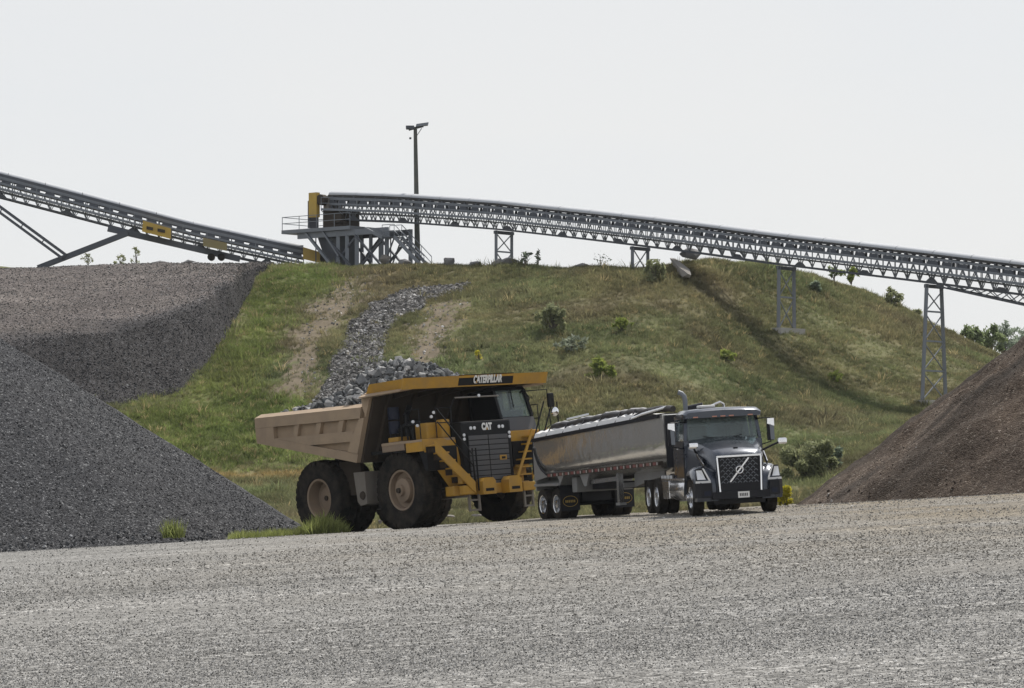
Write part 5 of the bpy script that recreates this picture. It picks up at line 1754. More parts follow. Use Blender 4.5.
def conveyor(ln, root, off, s0, s1, depth, panel, cover_len, cover_cut=None, side_cover=False):
    ew = 0.75
    # dome covers
    arc = [(0.62 * math.cos(math.pi * k / 8), 0.30 - 0.30 * math.sin(math.pi * k / 8)) for k in range(9)]
    arc2 = [(a_ * 0.96, b_ + 0.03) for a_, b_ in arc[::-1]]
    s_ = s0
    k = 0
    while s_ < s1 - 0.3:
        e_ = min(s_ + cover_len, s1)
        if not (cover_cut and cover_cut[0] < s_ + 0.2 < cover_cut[1]):
            sweep(ln, s_ + 0.02, e_ - 0.02, 1.0, arc + arc2, off).build('cover_panel', 'galv', root, True)
        s_ = e_
        k += 1
    sweep(ln, s0, s1, 1.2, rect(-0.66, 0.66, 0.34, 0.50), off).build('belt', 'belt', root)
    sweep(ln, s0, s1, 1.2, rect(-0.50, 0.50, 1.15, 1.19), off).build('return_belt', 'belt', root)
    for t_ in (-ew, ew):
        sweep(ln, s0, s1, 1.2, rect(t_ - 0.05, t_ + 0.05, 0.58, 0.76), off).build('stringer', 'steel', root)
        sweep(ln, s0, s1, 1.2, rect(t_ - 0.06, t_ + 0.06, 1.03, 1.20), off).build('top_chord', 'steel', root)
        sweep(ln, s0, s1, 1.2, rect(t_ - 0.07, t_ + 0.07, depth - 0.13, depth), off).build('bottom_chord', 'steel_dark', root)
        sweep(ln, s0, s1, 1.2, rect(t_ - 0.035, t_ + 0.035, (1.2 + depth) / 2 - 0.05, (1.2 + depth) / 2 + 0.05), off).build('middle_chord', 'steel', root)
    n_ = int((s1 - s0) / panel)
    for i_ in range(n_ + 1):
        s_ = s0 + i_ * panel
        e_ = s_ + panel
        for t_ in (-ew, ew):
            barobj('truss_post', ln.W(s_, t_, 0.76), ln.W(s_, t_, depth - 0.13), 0.06, 0.06, 'steel', root, off)
            if e_ <= s1:
                m_ = (s_ + e_) / 2
                barobj('truss_brace', ln.W(s_, t_, depth - 0.1), ln.W(m_, t_, 1.2), 0.055, 0.055, 'steel', root, off)
                barobj('truss_brace', ln.W(m_, t_, 1.2), ln.W(e_, t_, depth - 0.1), 0.055, 0.055, 'steel', root, off)
        if i_ % 2 == 0:
            barobj('floor_beam', ln.W(s_, -ew, depth - 0.06), ln.W(s_, ew, depth - 0.06), 0.07, 0.09, 'steel_dark', root, off)
    # troughing idlers: frame with hanging feet
    n_i = int((s1 - s0) / 1.2)
    proto = None
    for i_ in range(n_i):
        s_ = s0 + 0.5 + i_ * 1.2
        b = MB()
        b.bar((0, -0.72, 0.05), (0, 0.72, 0.05), 0.10, 0.10)
        for t_ in (-0.6, 0, 0.6):
            b.prism([(t_ - 0.13, -0.30), (t_ + 0.13, -0.30), (t_ + 0.06, 0.0), (t_ - 0.06, 0.0)], 'x', -0.05, 0.05)
        b.tube([(0, -0.70, 0.22), (0, -0.25, 0.12), (0, 0.25, 0.12), (0, 0.70, 0.22)], 0.075, 6)
        b.prism([(-0.43, -0.32), (0.43, -0.32), (0.34, -0.05), (-0.34, -0.05)], 'y', 0.72, 0.79)
        if proto is None:
            me = bpy.data.meshes.new('idler')
            me.from_pydata(b.v, [], b.f)
            proto = me
        p_ = ln.W(s_, 0, 0.72) - Vector(off)
        q_ = ln.W(s_ + 0.5, 0, 0.72) - Vector(off)
        d_ = (q_ - p_).normalized()
        l_ = Vector((ln.n.x, ln.n.y, 0))
        u_ = l_.cross(d_)
        if u_.z < 0:
            u_ = -u_
        M_ = Matrix((d_, l_, u_)).transposed().to_4x4()
        M_.translation = p_
        link('idler', proto, 'steel_dark', root, M_)
    # walkway and handrail on the near side
    sweep(ln, s0, s1, 1.2, rect(ew + 0.06, ew + 0.72, 1.60, 1.66), off).build('walkway', 'steel_dark', root)
    sweep(ln, s0, s1, 1.2, rect(ew + 0.70, ew + 0.745, 0.58, 0.625), off).build('handrail', 'steel', root)
    sweep(ln, s0, s1, 1.2, rect(ew + 0.70, ew + 0.745, 1.06, 1.10), off).build('handrail', 'steel', root)
    sweep(ln, s0, s1, 1.2, rect(ew + 0.72, ew + 0.745, 1.50, 1.68), off).build('kick_plate', 'steel', root)
    n_p = int((s1 - s0) / 2.0)
    for i_ in range(n_p + 1):
        s_ = s0 + i_ * 2.0
        barobj('rail_post', ln.W(s_, ew + 0.72, 0.58), ln.W(s_, ew + 0.72, 1.66), 0.05, 0.05, 'steel', root, off)
        barobj('walkway_bracket', ln.W(s_, ew + 0.70, 1.68), ln.W(s_, ew + 0.02, 2.1), 0.05, 0.05, 'steel', root, off)
    if side_cover:
        sweep(ln, s0, s1, 1.2, rect(ew + 0.0, ew + 0.05, 0.30, 0.57), off).build('side_cover', 'steel_dark', root)
    # dark gusset plates at the splices
    i_ = 0
    s_ = s0 + 3.0
    while s_ < s1 - 1:
        b = MB(off)
        q = [(s_ - 0.5, depth - 0.131), (s_ - 0.2, depth - 0.40), (s_ + 0.2, depth - 0.40), (s_ + 0.5, depth - 0.131)]
        b.hexa([ln.W(q[0][0], ew + 0.04, q[0][1]), ln.W(q[3][0], ew + 0.04, q[3][1]), ln.W(q[3][0], ew + 0.07, q[3][1]), ln.W(q[0][0], ew + 0.07, q[0][1]),
                ln.W(q[1][0], ew + 0.04, q[1][1]), ln.W(q[2][0], ew + 0.04, q[2][1]), ln.W(q[2][0], ew + 0.07, q[2][1]), ln.W(q[1][0], ew + 0.07, q[1][1])])
        b.build('gusset', 'steel_dark', root)
        s_ += 5.5


MC = Line(330, 238, 1024, 196, [(200, 189), (330, 191), (400, 193), (500, 199.5), (600, 210), (700, 221.5), (770, 231), (850, 240), (930, 249), (1024, 260.5), (1200, 282)])
mbase = MC.W(20, 0, z=float(hz(*MC.W(20, 0, 0).xy)))
mcv = thing('conveyor', 'long grey truss conveyor running down to the right across the hilltop', 'conveyor', mbase)
s_end = MC.s_at(1090)
conveyor(MC, mcv, mbase, 0.4, s_end, 2.40, 1.0, 3.05)
# deeper lower truss at the right end
sA, sB = MC.s_at(942), s_end
for t_ in (-0.75, 0.75):
    b = MB(mbase)
    v = []
    for (s_, d_) in ((sA, 2.44), (sB, 3.30)):
        v += [MC.W(s_, t_ - 0.06, d_), MC.W(s_, t_ + 0.06, d_), MC.W(s_, t_ + 0.06, d_ + 0.12), MC.W(s_, t_ - 0.06, d_ + 0.12)]
    b.hexa(v).build('lower_chord', 'steel_dark', mcv)
    n_ = 9
    for i_ in range(n_):
        f0, f1 = i_ / n_, (i_ + 0.5) / n_
        barobj('lower_brace', MC.W(sA + (sB - sA) * f0, t_, 2.44 + 0.86 * f0), MC.W(sA + (sB - sA) * f1, t_, 2.36), 0.06, 0.06, 'steel', mcv, mbase)
        f2 = (i_ + 1) / n_
        barobj('lower_brace', MC.W(sA + (sB - sA) * f1, t_, 2.36), MC.W(sA + (sB - sA) * f2, t_, 2.44 + 0.86 * f2), 0.06, 0.06, 'steel', mcv, mbase)


# trestles under the long conveyor
def trestle(px_, w_top, w_bot, levels, label, footing=True):
    s_ = MC.s_at(px_)
    z0_ = min(float(hz(*MC.W(s_, t_, 0).xy)) for t_ in (-1, 1)) - 0.15
    base = MC.W(s_, 0, z=z0_)
    tr_ = thing('support_trestle', label, 'trestle', base, 'steel trestles under the long conveyor')
    zt = MC.top(s_) - 2.44
    leg = lambda sg, f_: MC.W(s_, sg * (w_bot + (w_top - w_bot) * f_), z=z0_ + 0.1 + (zt - 0.1 - z0_) * f_)
    for sg in (-1, 1):
        barobj('leg', leg(sg, 0), leg(sg, 1), 0.24, 0.24, 'steel', tr_, base)
    barobj('cap_beam', MC.W(s_, -w_top - 0.15, z=zt - 0.14), MC.W(s_, w_top + 0.15, z=zt - 0.14), 0.26, 0.24, 'steel_dark', tr_, base)
    for i_ in range(levels):
        f0, f1 = i_ / levels + 0.02, (i_ + 1) / levels - (0.06 if i_ == levels - 1 else 0.0)
        barobj('cross_brace', leg(-1, f0), leg(1, f1), 0.065, 0.065, 'steel', tr_, base)
        barobj('cross_brace', leg(1, f0) + Vector((0, 0.09, 0)), leg(-1, f1) + Vector((0, 0.09, 0)), 0.065, 0.065, 'steel', tr_, base)
        if i_:
            barobj('strut', leg(-1, f0), leg(1, f0), 0.10, 0.12, 'steel', tr_, base)
    if footing:
        c_ = MC.W(s_, 0, z=z0_)
        a3, n3 = Vector((MC.a.x, MC.a.y, 0)), Vector((MC.n.x, MC.n.y, 0))
        b = MB(base)
        q = [c_ + a3 * (x_ * 0.6) + n3 * (y_ * (w_bot + 0.55)) for x_, y_ in ((-1, -1), (1, -1), (1, 1), (-1, 1))]
        b.hexa([v - Vector((0, 0, .5)) for v in q] + [v + Vector((0, 0, .28)) for v in q]).build('footing', 'concrete', tr_)
    return tr_


trestle(504, 0.95, 0.95, 2, 'short steel trestle nearest the transfer tower, standing in a rock heap', False)
trestle(640, 0.95, 0.95, 1, 'shortest steel trestle, at the crest of the hill beside the leafy bush')
trestle(786.5, 0.95, 1.0, 2, 'tall straight steel trestle on the slope with a pale concrete footing')
trestle(934, 0.95, 1.55, 4, 'tallest steel trestle, widening downward behind the brown pile')

# transfer tower at the head of the long conveyor
tb = MC.W(2, 0, z=float(hz(*MC.W(2, 0, 0).xy)) - 0.2)
tw = thing('transfer_tower', 'grey steel transfer tower with railed platform, chute and yellow guard at the hilltop', 'tower', tb)
zd = Z(229.5, 238)
zg = tb.z


SH = 1.45                               # tower stands this far along the line


def tbar(name, a_, b_, w_, h_, mat='steel', par=tw):
    a_, b_ = (a_[0] + SH, *a_[1:]), (b_[0] + SH, *b_[1:])
    return barobj(name, MC.W(*a_[:2], z=a_[2]), MC.W(*b_[:2], z=b_[2]), w_, h_, mat, par, tb)


def tbox(name, s0, s1, t0, t1, z0, z1, mat, par=tw):
    b = MB(tb)
    s0, s1 = s0 + SH, s1 + SH
    q = [MC.W(s0, t0, z=z0), MC.W(s1, t0, z=z0), MC.W(s1, t1, z=z0), MC.W(s0, t1, z=z0), MC.W(s0, t0, z=z1), MC.W(s1, t0, z=z1), MC.W(s1, t1, z=z1), MC.W(s0, t1, z=z1)]
    return b.hexa(q).build(name, mat, par)


tbox('platform', -5.2, 2.6, -1.7, 1.9, zd - 0.30, zd, 'steel')
tbox('platform_beam', -3.6, 6.4, 1.45, 1.65, zd - 0.78, zd - 0.302, 'steel')
tbox('platform_beam', -3.6, 6.4, -1.5, -1.3, zd - 0.78, zd - 0.302, 'steel_dark')
pts_ = [(-5.15, -1.65), (-5.15, 1.85), (-3.2, 1.85), (-1.2, 1.85), (0.8, 1.85), (2.55, 1.85)]
for (s_, t_) in pts_ + [(-3.2, -1.65), (-1.2, -1.65)]:
    tbar('rail_post', (s_, t_, zd), (s_, t_, zd + 1.07), 0.055, 0.055)
for zz_ in (0.55, 1.07):
    for p_, q_ in zip(pts_[:-1], pts_[1:]):
        tbar('handrail', (p_[0], p_[1], zd + zz_), (q_[0], q_[1], zd + zz_), 0.05, 0.05)
    tbar('handrail', (-5.15, -1.65, zd + zz_), (-1.2, -1.65, zd + zz_), 0.05, 0.05)
for (s_, w_) in ((0.9, 0.30), (1.9, 0.30), (3.0, 0.34), (6.3, 0.34)):
    for t_ in (-1.35, 1.5):
        tbar('column', (s_, t_, zg), (s_, t_, zd - 0.3), w_, w_, 'steel')
for t_ in (-1.35, 1.5):
    for (sa, sb) in ((3.0, 6.3), (-0.2, 3.0)):
        tbar('cross_brace', (sa, t_, zg + 0.2), (sb, t_, zd - 0.8), 0.16, 0.16, 'steel_dark')
        tbar('cross_brace', (sb, t_ + 0.2, zg + 0.2), (sa, t_ + 0.2, zd - 0.8), 0.16, 0.16, 'steel_dark')
    tbar('base_beam', (-0.2, t_, zg + 0.35), (6.8, t_, zg + 0.35), 0.3, 0.35, 'steel_dark')
tbar('knee_brace', (-2.6, 1.7, zd - 0.32), (0.9, 1.7, zg + 0.3), 0.22, 0.22, 'steel')
tbar('knee_brace', (-0.6, 1.75, zd - 0.32), (1.2, 1.75, zd - 2.4), 0.14, 0.14, 'steel')
tbar('knee_brace', (-2.6, -1.5, zd - 0.32), (0.9, -1.5, zg + 0.3), 0.22, 0.22, 'steel_dark')
tbar('drop_pipe', (-2.2, 0.9, zd - 0.3), (-2.2, 0.9, zg + 0.9), 0.09, 0.09, 'steel_dark')
# discharge chute
b = MB(tb)
lo, hi = zg + 0.25, zd - 0.302
b.hexa([MC.W(SH - 1.0, -0.8, z=lo + 0.8), MC.W(SH + 0.5, -0.8, z=lo), MC.W(SH + 0.5, 0.9, z=lo), MC.W(SH - 1.0, 0.9, z=lo + 0.8), MC.W(SH - 1.9, -1.0, z=hi), MC.W(SH + 0.75, -1.0, z=hi), MC.W(SH + 0.75, 1.2, z=hi), MC.W(SH - 1.9, 1.2, z=hi)])
b.build('chute', 'steel_dark', tw)
# head pulley, drive, guard
gz = zd
tbox('belt_guard', -2.45, -1.55, 1.10, 1.50, gz + 0.95, gz + 2.98, 'yellow_guard')
tbox('guard_back', -2.75, -2.56, 0.2, 1.30, gz + 0.10, gz + 2.35, 'steel_dark')
tbox('head_box', -1.34, 1.0, -0.95, 0.95, gz + 0.05, gz + 1.55, 'body_dark')
tbox('hood', -1.34, -0.75, -0.8, 0.9, gz + 1.552, gz + 2.60, 'tank_grey')
b = MB(tb)
pa, pb_ = MC.W(0.45, -0.6, z=gz + 2.45), MC.W(0.45, 0.62, z=gz + 2.45)
b.tube([pa, pb_], 0.33, 18)
b.build('head_pulley', 'steel', tw, True)
b = MB(tb)
b.tube([MC.W(SH - 1.2, 0.95, z=gz + 2.35), MC.W(SH - 1.2, 1.45, z=gz + 2.35)], 0.45, 14)
b.build('drive_sheave', 'body_dark', tw, True)
tbox('motor', 0.1, 1.2, 1.0, 1.5, gz + 0.4, gz + 1.0, 'body_dark')
# stairs on the right of the tower
stp = thing('metal_stairs', 'steel stairs with handrails leading down from the transfer tower', 'stairs', MC.W(10.4, 1.8, z=float(hz(*MC.W(10.4, 1.8, 0).xy))), None)
sb_ = Vector(stp.location)
zl = Z(242.5, 236)
sL0, sL1, sE = 8.3, 9.6, 12.8
zE = float(hz(*MC.W(sE, 2.2, 0).xy)) - 0.1


def sbar(name, a_, b_, w_, h_, mat='steel'):
    return barobj(name, MC.W(*a_[:2], z=a_[2]), MC.W(*b_[:2], z=b_[2]), w_, h_, mat, stp, sb_)


for t_ in (1.75, 2.65):
    sbar('stringer', (6.4, t_, zd - 0.4), (sL0, t_, zl), 0.08, 0.25, 'steel')
    sbar('stringer', (sL1, t_, zl), (sE, t_, zE), 0.08, 0.28, 'steel')
    sbar('landing_leg', (sL0 + 0.1, t_, zl), (sL0 + 0.1, t_, zE + 0.2), 0.10, 0.10, 'steel_dark')
    for hgt in (0.5, 1.0):
        sbar('handrail', (sL1, t_, zl + hgt), (sE, t_, zE + hgt), 0.05, 0.05)
        sbar('handrail', (sL0, t_, zl + hgt), (sL1, t_, zl + hgt), 0.05, 0.05)
    for f_ in (0, 0.33, 0.66, 1.0):
        s_ = sL1 + (sE - sL1) * f_
        z_ = zl + (zE - zl) * f_
        sbar('rail_post', (s_, t_, z_), (s_, t_, z_ + 1.0), 0.045, 0.045)
    sbar('rail_post', (sL0, t_, zl), (sL0, t_, zl + 1.0), 0.045, 0.045)
    sbar('leg_brace', (sL0 + 0.1, t_, zE + 0.2), (sL1, t_, zl - 0.1), 0.09, 0.09, 'steel_dark')
sbar('landing', (sL0, 2.2, zl), (sL1, 2.2, zl), 0.9, 0.08, 'steel_dark')
for k in range(9):
    f_ = (k + 0.5) / 9
    s_, z_ = sL1 + (sE - sL1) * f_, zl + (zE - zl) * f_
    sbar('tread', (s_, 1.79, z_), (s_, 2.61, z_), 0.28, 0.05, 'steel_dark')

# stacker conveyor at the left
LC = Line(306, 241, 0, 239, [(-300, 96), (0, 170.5), (90, 194), (190, 220.5), (302, 245), (340, 252)])
lb_ = LC.W(20, 0, z=float(hz(*LC.W(20, 0, 0).xy)))
lcv = thing('conveyor', 'stacker conveyor climbing to the upper left behind the grey stockpile', 'conveyor', lb_)
sE = LC.s_at(-110)
conveyor(LC, lcv, lb_, 0.2, sE, 2.30, 1.0, 3.05, side_cover=True)


def lbar(name, pa_, Ya_, pb2, Yb_, w_, h_, mat='steel'):
    A_, B_ = Vector((X(pa_[0], Ya_), Ya_, Z(pa_[1], Ya_))), Vector((X(pb2[0], Yb_), Yb_, Z(pb2[1], Yb_)))
    return barobj(name, A_, B_, w_, h_, mat, lcv, lb_)


for dY in (-1.0, 1.0):
    lbar('support_leg', (128, 233), 239 + dY, (38, 268), 239 + dY, 0.35, 0.45, 'steel_dark')
    lbar('undercarriage', (108, 228.5), 239.5 + dY, (240, 259), 239.5 + dY, 0.3, 0.5, 'steel_dark')
    lbar('lift_strut', (-20, 192), 238.5 + dY * 0.8, (66, 255), 238.5 + dY * 0.8, 0.22, 0.24, 'steel_dark')
    lbar('lift_strut', (-20, 198), 238.5 + dY * 0.8, (62, 258), 238.5 + dY * 0.8, 0.18, 0.22, 'steel_dark')
    for k in range(5):
        f_ = k / 4
        lbar('strut_lace', (-20 + 86 * f_, 192 + 63 * f_), 238.5 + dY * 0.8, (-20 + 82 * f_, 198 + 60 * f_), 238.5 + dY * 0.8, 0.08, 0.08, 'steel_dark')


def at(px_, py_, Y_):
    return Vector((X(px_, Y_), Y_, Z(py_, Y_)))


def slant_box(name, pts4, Y0, Y1, mat, par, off):
    b = MB(off)
    b.hexa([at(*pts4[0], Y0), at(*pts4[1], Y0), at(*pts4[1], Y1), at(*pts4[0], Y1), at(*pts4[3], Y0), at(*pts4[2], Y0), at(*pts4[2], Y1), at(*pts4[3], Y1)])
    return b.build(name, mat, par)


yb = slant_box('engine_cover', [(142, 231.5), (171, 239.0), (171, 228.5), (143, 220.5)], 236.6, 238.2, 'yellow_guard', lcv, lb_)
for (x0_, x1_) in ((146.5, 153), (157.5, 165)):
    e = lambda q: 226.0 + (q - 146) * 0.20
    slant_box('vent', [(x0_, e(x0_) + 3.2), (x1_, e(x1_) + 3.2), (x1_, e(x1_)), (x0_, e(x0_))], 236.5, 236.595, 'body_dark', yb, lb_)
slant_box('hydraulic_box', [(203, 246), (227, 251), (227, 243), (203, 237.5)], 236.8, 238.2, 'olive_box', lcv, lb_)
slant_box('tail_guard', [(303, 259), (320, 263), (320, 252), (303, 247)], 238.4, 241.5, 'yellow_guard', lcv, lb_)
slant_box('tail_hopper', [(318, 267), (340, 267), (336, 255), (320, 254)], 238.8, 241.5, 'body_dark', lcv, lb_)
for px_ in (211, 221):
    b = MB(lb_)
    c_ = at(px_, 257, 238)
    b.tube([c_, c_ + Vector((0.0, 0.45, 0))], 0.30, 20)
    b.build('wheel', 'rubber', lcv, True)

# floodlight pole
pz = float(hz(X(418, 234), 234)) - 0.3
pl_ = thing('floodlight_pole', 'tall dark pole with two floodlights on a crossarm above the conveyor', 'light pole', (X(418, 234), 234, pz))
pt_ = Z(127, 234) - pz
MB().tube([(0, 0, 0), (-0.12, 0, pt_ * 0.5), (-0.22, 0, pt_)], 0.26, 10, 0.15).build('pole', 'pole_wood', pl_, True)
arm = MB().bar((-0.75, 0, pt_ - 0.25), (0.45, 0, pt_ + 0.05), 0.10, 0.12).build('crossarm', 'steel_dark', pl_)
MB().bar((-0.22, 0, pt_ - 0.9), (0.3, 0, pt_ - 0.1), 0.05, 0.05).build('arm_brace', 'steel_dark', pl_)
MB().tube([(-0.62, -0.1, pt_ - 1.0), (-0.62, -0.1, pt_ - 0.85)], 0.09, 8).build('sensor', 'steel_dark', pl_)
MB().cbox(-0.98, -0.30, -0.28, 0.2, pt_ - 0.20, pt_ + 0.10, 0.05).build('floodlight', 'steel_dark', pl_)
MB().hexa([(-0.18, -0.3, pt_ + 0.0), (0.80, -0.3, pt_ + 0.12), (0.80, 0.2, pt_ + 0.12), (-0.18, 0.2, pt_ + 0.0), (-0.12, -0.28, pt_ + 0.22), (0.86, -0.28, pt_ + 0.36), (0.86, 0.18, pt_ + 0.36), (-0.12, 0.18, pt_ + 0.22)]).build('floodlight', 'steel', pl_)

# ------------------------------------------------------------------ boulders, slab, plants
def boulder(px_, py_, wpx, hpx, label, mat='boulder', Y_=None, n=16, sink=-0.12):
    if Y_ is None:
        x_, Y_, z_ = hill_hit(px_, py_)
    else:
        x_ = X(px_, Y_)
        z_ = Z(py_, Y_)
    w_, h_ = wpx / FOC * Y_, hpx / FOC * Y_
    me = hull_mesh('boulder', n, 1.0, mat)
    o = bpy.data.objects.new('boulder', me)
    COL.objects.link(o)
    o.location = (x_, Y_, z_ + h_ * (0.5 - sink))
    o.scale = (w_, w_ * 0.8, h_ * 1.15)
    o.rotation_euler = (0, 0, 0.5 * random.random())
    tag(o, label, 'boulder')
    return o


boulder(450, 264, 15, 9, 'dark squared boulder on the crest just right of the light pole')
boulder(475, 265, 14, 6, 'low rounded boulder on the crest left of the shortest trestle heap')
boulder(384, 264, 14, 10, 'pale boulder at the foot of the transfer tower columns', 'slab_pale')
boulder(404, 265, 16, 6, 'flat grey boulder at the foot of the metal stairs')
boulder(497, 266, 16, 8, 'grey boulder in the heap under the trestle near the tower, left one')
boulder(510, 266, 18, 9, 'grey boulder in the heap under the trestle near the tower, right one')
boulder(581, 265, 20, 5, 'long flat dark rock on the crest between two trestles')
boulder(691, 262, 22, 13, 'big dark rounded boulder on the crest right of the shortest trestle', n=30)
boulder(160, 265, 16, 4, 'low dark rock on the crest of the upper stockpile, left of its twin', Y_=221)
boulder(189, 265, 15, 5, 'low dark rock on the crest of the upper stockpile near the conveyor wheels', Y_=221)
boulder(450, 518, 12, 3, 'pale flat rock under the haul truck', 'slab_pale', Y_=113)
boulder(477, 517, 12, 3, 'pale flat rock between the front wheels of the haul truck', 'slab_pale', Y_=113)
boulder(380, 524, 5, 4, 'small pale stone behind the front wheel of the haul truck', 'slab_pale', Y_=108)
# pale slab of stone leaning on the slope
A_, B_ = hill_hit(664, 266), hill_hit(686, 287)
so = bpy.data.objects.new('stone_slab', hull_mesh('stone_slab', 12, 1.0, 'slab_pale'))
COL.objects.link(so)
_d = Vector(B_) - Vector(A_)
so.location = (Vector(A_) + Vector(B_)) / 2 + Vector((0.3, 0.0, 0.65))
so.scale = (_d.length * 0.95, 1.3, 0.9)
so.rotation_euler = _d.to_track_quat('X', 'Z').to_euler()
tag(so, 'pale broken stone slab leaning on the slope below the big dark boulder', 'stone slab')


def leaf_cloud(clumps, n, size, flat=0.6):
    """clumps: (x, y, z, rx, rz, weight); returns quads spread through them"""
    wts = np.array([c[5] for c in clumps], float)
    idx = rng.choice(len(clumps), n, p=wts / wts.sum())
    C_ = np.array([c[:5] for c in clumps])[idx]
    d = rng.normal(size=(n, 3))
    d /= np.linalg.norm(d, axis=1)[:, None]
    r_ = rng.random(n) ** 0.45
    P_ = C_[:, :3] + d * r_[:, None] * np.stack([C_[:, 3], C_[:, 3], C_[:, 4]], -1)
    a_ = rng.normal(size=(n, 3))
    a_ /= np.linalg.norm(a_, axis=1)[:, None]
    b_ = np.cross(a_, rng.normal(size=(n, 3)))
    b_ /= np.linalg.norm(b_, axis=1)[:, None]
    s_ = size * (0.6 + 0.8 * rng.random(n))[:, None]
    V = np.stack([P_ - a_ * s_, P_ + b_ * s_ * flat * 0.6, P_ + a_ * s_, P_ - b_ * s_ * flat * 0.6], 1).reshape(-1, 3)
    F = np.arange(4 * n).reshape(n, 4)
    return V, F


def plant(name, label, cat, px_, py_, wpx, hpx, mat, n, leaf, Y_=None, trunk=0.0, style='bush', group=None, z_off=0.0):
    if Y_ is None:
        x_, Y_, z_ = hill_hit(px_, py_)
    else:
        x_, z_ = X(px_, Y_), Z(py_, Y_)
    w_, h_ = wpx / FOC * Y_ / 2, hpx / FOC * Y_
    root = thing(name, label, cat, (x_, Y_, z_ + z_off), group)
    th = h_ * trunk
    tm = MB()
    clumps = []
    nb = 5 if style == 'sapling' else 16
    if style == 'tree':
        nb = 14
    for k in range(nb):
        a_ = 2 * math.pi * k / nb + random.random()
        rr_ = w_ * (0.15 + 0.75 * random.random())
        zz_ = th + (h_ - th) * (0.10 + 0.82 * random.random() * (1.15 - 0.5 * rr_ / w_))
        c_ = (rr_ * math.cos(a_), rr_ * 0.8 * math.sin(a_), zz_)
        clumps.append((*c_, w_ * (0.15 + 0.24 * random.random()), (h_ - th) * (0.10 + 0.15 * random.random()), 1))
        tm.tube([(0, 0, th * 0.5), (c_[0] * 0.45, c_[1] * 0.45, (th + c_[2]) * 0.5), c_], max(0.02, 0.022 * h_), 5, 0.008)
    clumps.append((0, 0, th + (h_ - th) * 0.62, w_ * 0.5, (h_ - th) * 0.36, 1.6))
    tm.tube([(0, 0, -0.3), (0.03 * h_, 0, th * 0.6), (0, 0, th + (h_ - th) * 0.7)], max(0.03, 0.035 * h_), 7, 0.015)
    tm.build('trunk' if style != 'bush' else 'stem', 'bark', root)
    if cat == 'shrub' and py_ < 400:
        n = int(n * 0.5)                    # open, thin scrub on the slope
    V, F = leaf_cloud(clumps, n, leaf)
    V[:, 2] = np.maximum(V[:, 2], -0.1)
    tri_mesh('crown' if style != 'bush' else 'foliage', V, F, mat, root)
    return root


plant('shrub', 'large dense olive shrub at the hill foot right of the semi truck', 'shrub', 811, 482, 56, 42, 'leaf_olive', 5600, 0.15)
plant('shrub', 'olive green shrub behind the dense shrub, nearer the trestle', 'shrub', 826, 472, 34, 30, 'leaf_bluegreen', 2200, 0.15)
plant('shrub', 'bright yellow green shrub beside the right wheel of the semi truck', 'shrub', 785, 506, 16, 22, 'leaf_yellow', 900, 0.10, Y_=108)
plant('shrub', 'bright green bush in the middle of the hillside above the trailer', 'shrub', 600, 380, 30, 22, 'leaf_bright', 1500, 0.17)
plant('shrub', 'small bright green bush on the slope right of the middle bush', 'shrub', 727, 362, 18, 12, 'leaf_bright', 500, 0.17)
plant('shrub', 'grey green shrub on the slope above the haul truck cab', 'shrub', 553, 332, 34, 30, 'leaf_olive', 2000, 0.18)
plant('shrub', 'whitish green shrub left of the bright green middle bush', 'shrub', 571, 352, 38, 16, 'leaf_pale', 900, 0.16)
plant('shrub', 'yellow flowering clump on the hillside below the conveyor', 'shrub', 622, 332, 24, 14, 'leaf_bright', 700, 0.15)
plant('shrub', 'yellow green clump on the slope between the two tall trestles', 'shrub', 834, 382, 20, 11, 'leaf_bright', 450, 0.15)
plant('shrub', 'yellow weed above the name strip of the haul truck', 'shrub', 479, 360, 8, 11, 'leaf_yellow', 90, 0.14)
plant('shrub', 'upright leafy bush beside the shortest trestle on the crest', 'shrub', 655, 282, 24, 26, 'leaf_olive', 1500, 0.16)
plant('shrub', 'small dark shrub on the crest at the right, above the tallest trestle', 'shrub', 893, 305, 22, 16, 'leaf_olive', 800, 0.2)
plant('shrub', 'dark bush on the slope just right of the straight trestle', 'shrub', 816, 292, 12, 12, 'leaf_bluegreen', 500, 0.17)
plant('sapling', 'slender leafy sapling on the crest left of the round topped one', 'sapling', 834, 284, 13, 18, 'leaf_green', 110, 0.20, trunk=0.35, style='sapling')
plant('sapling', 'round topped bright green sapling on the crest under the conveyor', 'sapling', 851, 288, 21, 22, 'leaf_bright', 420, 0.22, trunk=0.35, style='sapling')
plant('sapling', 'spreading dark sapling beside the trestle near the tower', 'sapling', 525, 268, 18, 17, 'leaf_bluegreen', 120, 0.17, trunk=0.3, style='sapling')
plant('sapling', 'thin upright sapling right of the spreading dark one', 'sapling', 538, 268, 9, 18, 'leaf_bluegreen', 60, 0.15, trunk=0.2, style='sapling')
plant('sapling', 'bare twiggy shrub on the crest left of the shortest trestle', 'sapling', 600, 267, 26, 20, 'leaf_bluegreen', 40, 0.12, trunk=0.1, style='sapling')
for (p_, h_, lab) in ((88, 12, 'wispy weed on the upper stockpile, leftmost of three'), (120, 13, 'leafy weed on the upper stockpile, middle of three'), (136, 19, 'tallest weed on the upper stockpile, rightmost of three')):
    plant('weed', lab, 'weed', p_, 266, 15, h_, 'leaf_olive', 90, 0.13, Y_=221, trunk=0.1, style='sapling')
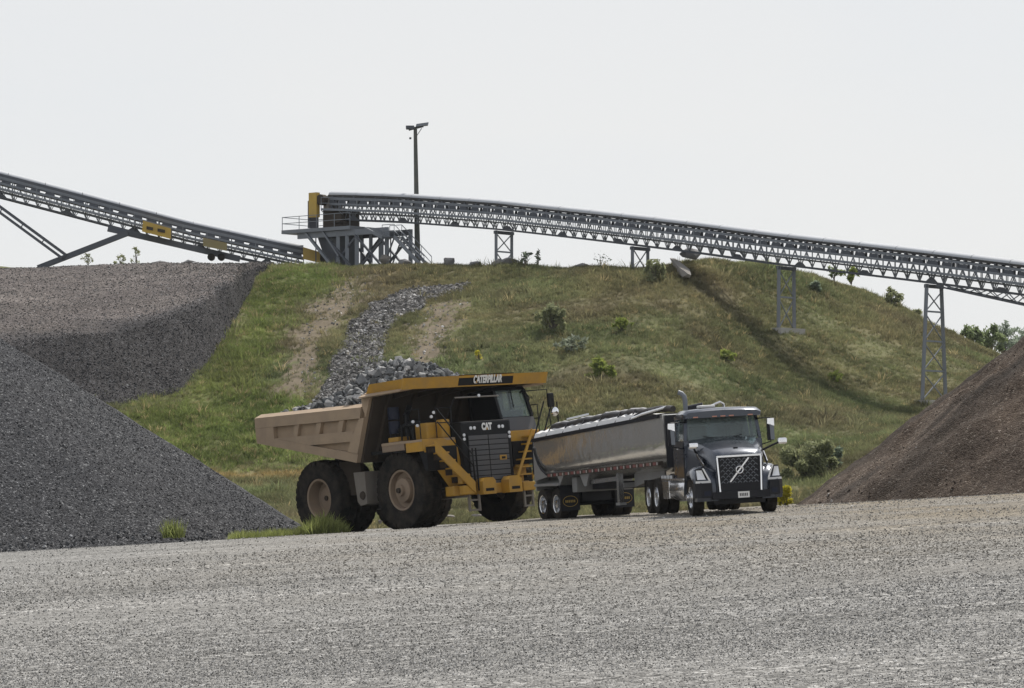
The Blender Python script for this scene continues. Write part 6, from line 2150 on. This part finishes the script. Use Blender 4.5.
# far trees beyond the crest at the right
for (p_, y_, w_, h_, Y_, m_, lab) in ((972, 350, 26, 28, 250, 'leaf_green', 'loose green tree beyond the crest at the right, leftmost of the group'),
                                      (990, 356, 34, 34, 262, 'leaf_green', 'rounded green tree beyond the crest, in front of the pale trees'),
                                      (1003, 352, 40, 32, 330, 'leaf_far', 'pale far tree behind the rounded green one'),
                                      (1024, 352, 46, 30, 345, 'leaf_far', 'pale far tree at the right edge of the picture'),
                                      (950, 345, 26, 16, 255, 'leaf_olive', 'low olive tree on the crest left of the tree group'),
                                      (915, 322, 20, 14, 247, 'leaf_olive', 'low dark tree on the crest behind the tallest trestle')):
    plant('tree', lab, 'tree', p_, y_ + 6, w_, h_ + 4, m_, 1000, 0.24, Y_=Y_, trunk=0.2, style='tree')

# weeds at the edge of the lot in front of the haul truck
n = 2600
xx = X(232 + 112 * rng.random(n), 97.5)
yy = 96.3 + 2.2 * rng.random(n)
k = rng.random(n) < np.clip(0.35 + 0.65 * (xx - xx.min()) / (xx.max() - xx.min()), 0, 1)
xx, yy = xx[k], yy[k]
n = len(xx)
big = np.clip(1 - np.abs(xx - X(322, 97.5)) / 0.75, 0, 1)
hh = 0.18 + 0.36 * rng.random(n) ** 1.6 + 0.75 * big * rng.random(n) ** 1.8
tn = np.array([[0.26, 0.29, 0.10]]) * (0.6 + 0.7 * rng.random((n, 1)))
g = scatter('weeds', np.stack([xx, yy, lot_z(xx, yy) - 0.02], -1), np.stack([0.2 * rng.normal(size=n), 0.2 * rng.normal(size=n), rng.random(n) * 6.28], -1), np.stack([hh * .7, hh * .7, hh], -1), tn, TUFTS, rng.integers(0, 5, n))
tag(g, 'bright green weeds along the lot edge before the rear wheel of the haul truck', 'weeds', kind='stuff')
n = 34
xx = X(172 + 14 * rng.normal(size=n) * 0.35, 96.5)
yy = 96.0 + 0.5 * rng.random(n)
hh = 0.25 + 0.65 * rng.random(n) ** 1.5
tn = np.array([[0.20, 0.23, 0.08]]) * (0.6 + 0.7 * rng.random((n, 1)))
g = scatter('weed_clump', np.stack([xx, yy, lot_z(xx, yy) - 0.02 + 0.25], -1), np.stack([0.2 * rng.normal(size=n), 0.2 * rng.normal(size=n), rng.random(n) * 6.28], -1), np.stack([hh * .6, hh * .6, hh], -1), tn, TUFTS, rng.integers(0, 5, n))
tag(g, 'small green weed clump at the foot of the dark grey pile', 'weeds', kind='stuff')

# ------------------------------------------------------------------ air
hb_ = MB().box(-3500, 3500, -500, 4200, -13.5, 40).build('haze', None)
hm_ = bpy.data.materials.new('haze')
hm_.use_nodes = True
ht_ = hm_.node_tree
ht_.nodes.remove(ht_.nodes['Principled BSDF'])
pv = ht_.nodes.new('ShaderNodeVolumePrincipled')
pv.inputs['Color'].default_value = (0.90, 0.95, 1.0, 1)
pv.inputs['Density'].default_value = 0.00009
ht_.links.new(pv.outputs[0], ht_.nodes['Material Output'].inputs['Volume'])
hb_.data.materials.append(hm_)
hb_['kind'] = 'stuff'
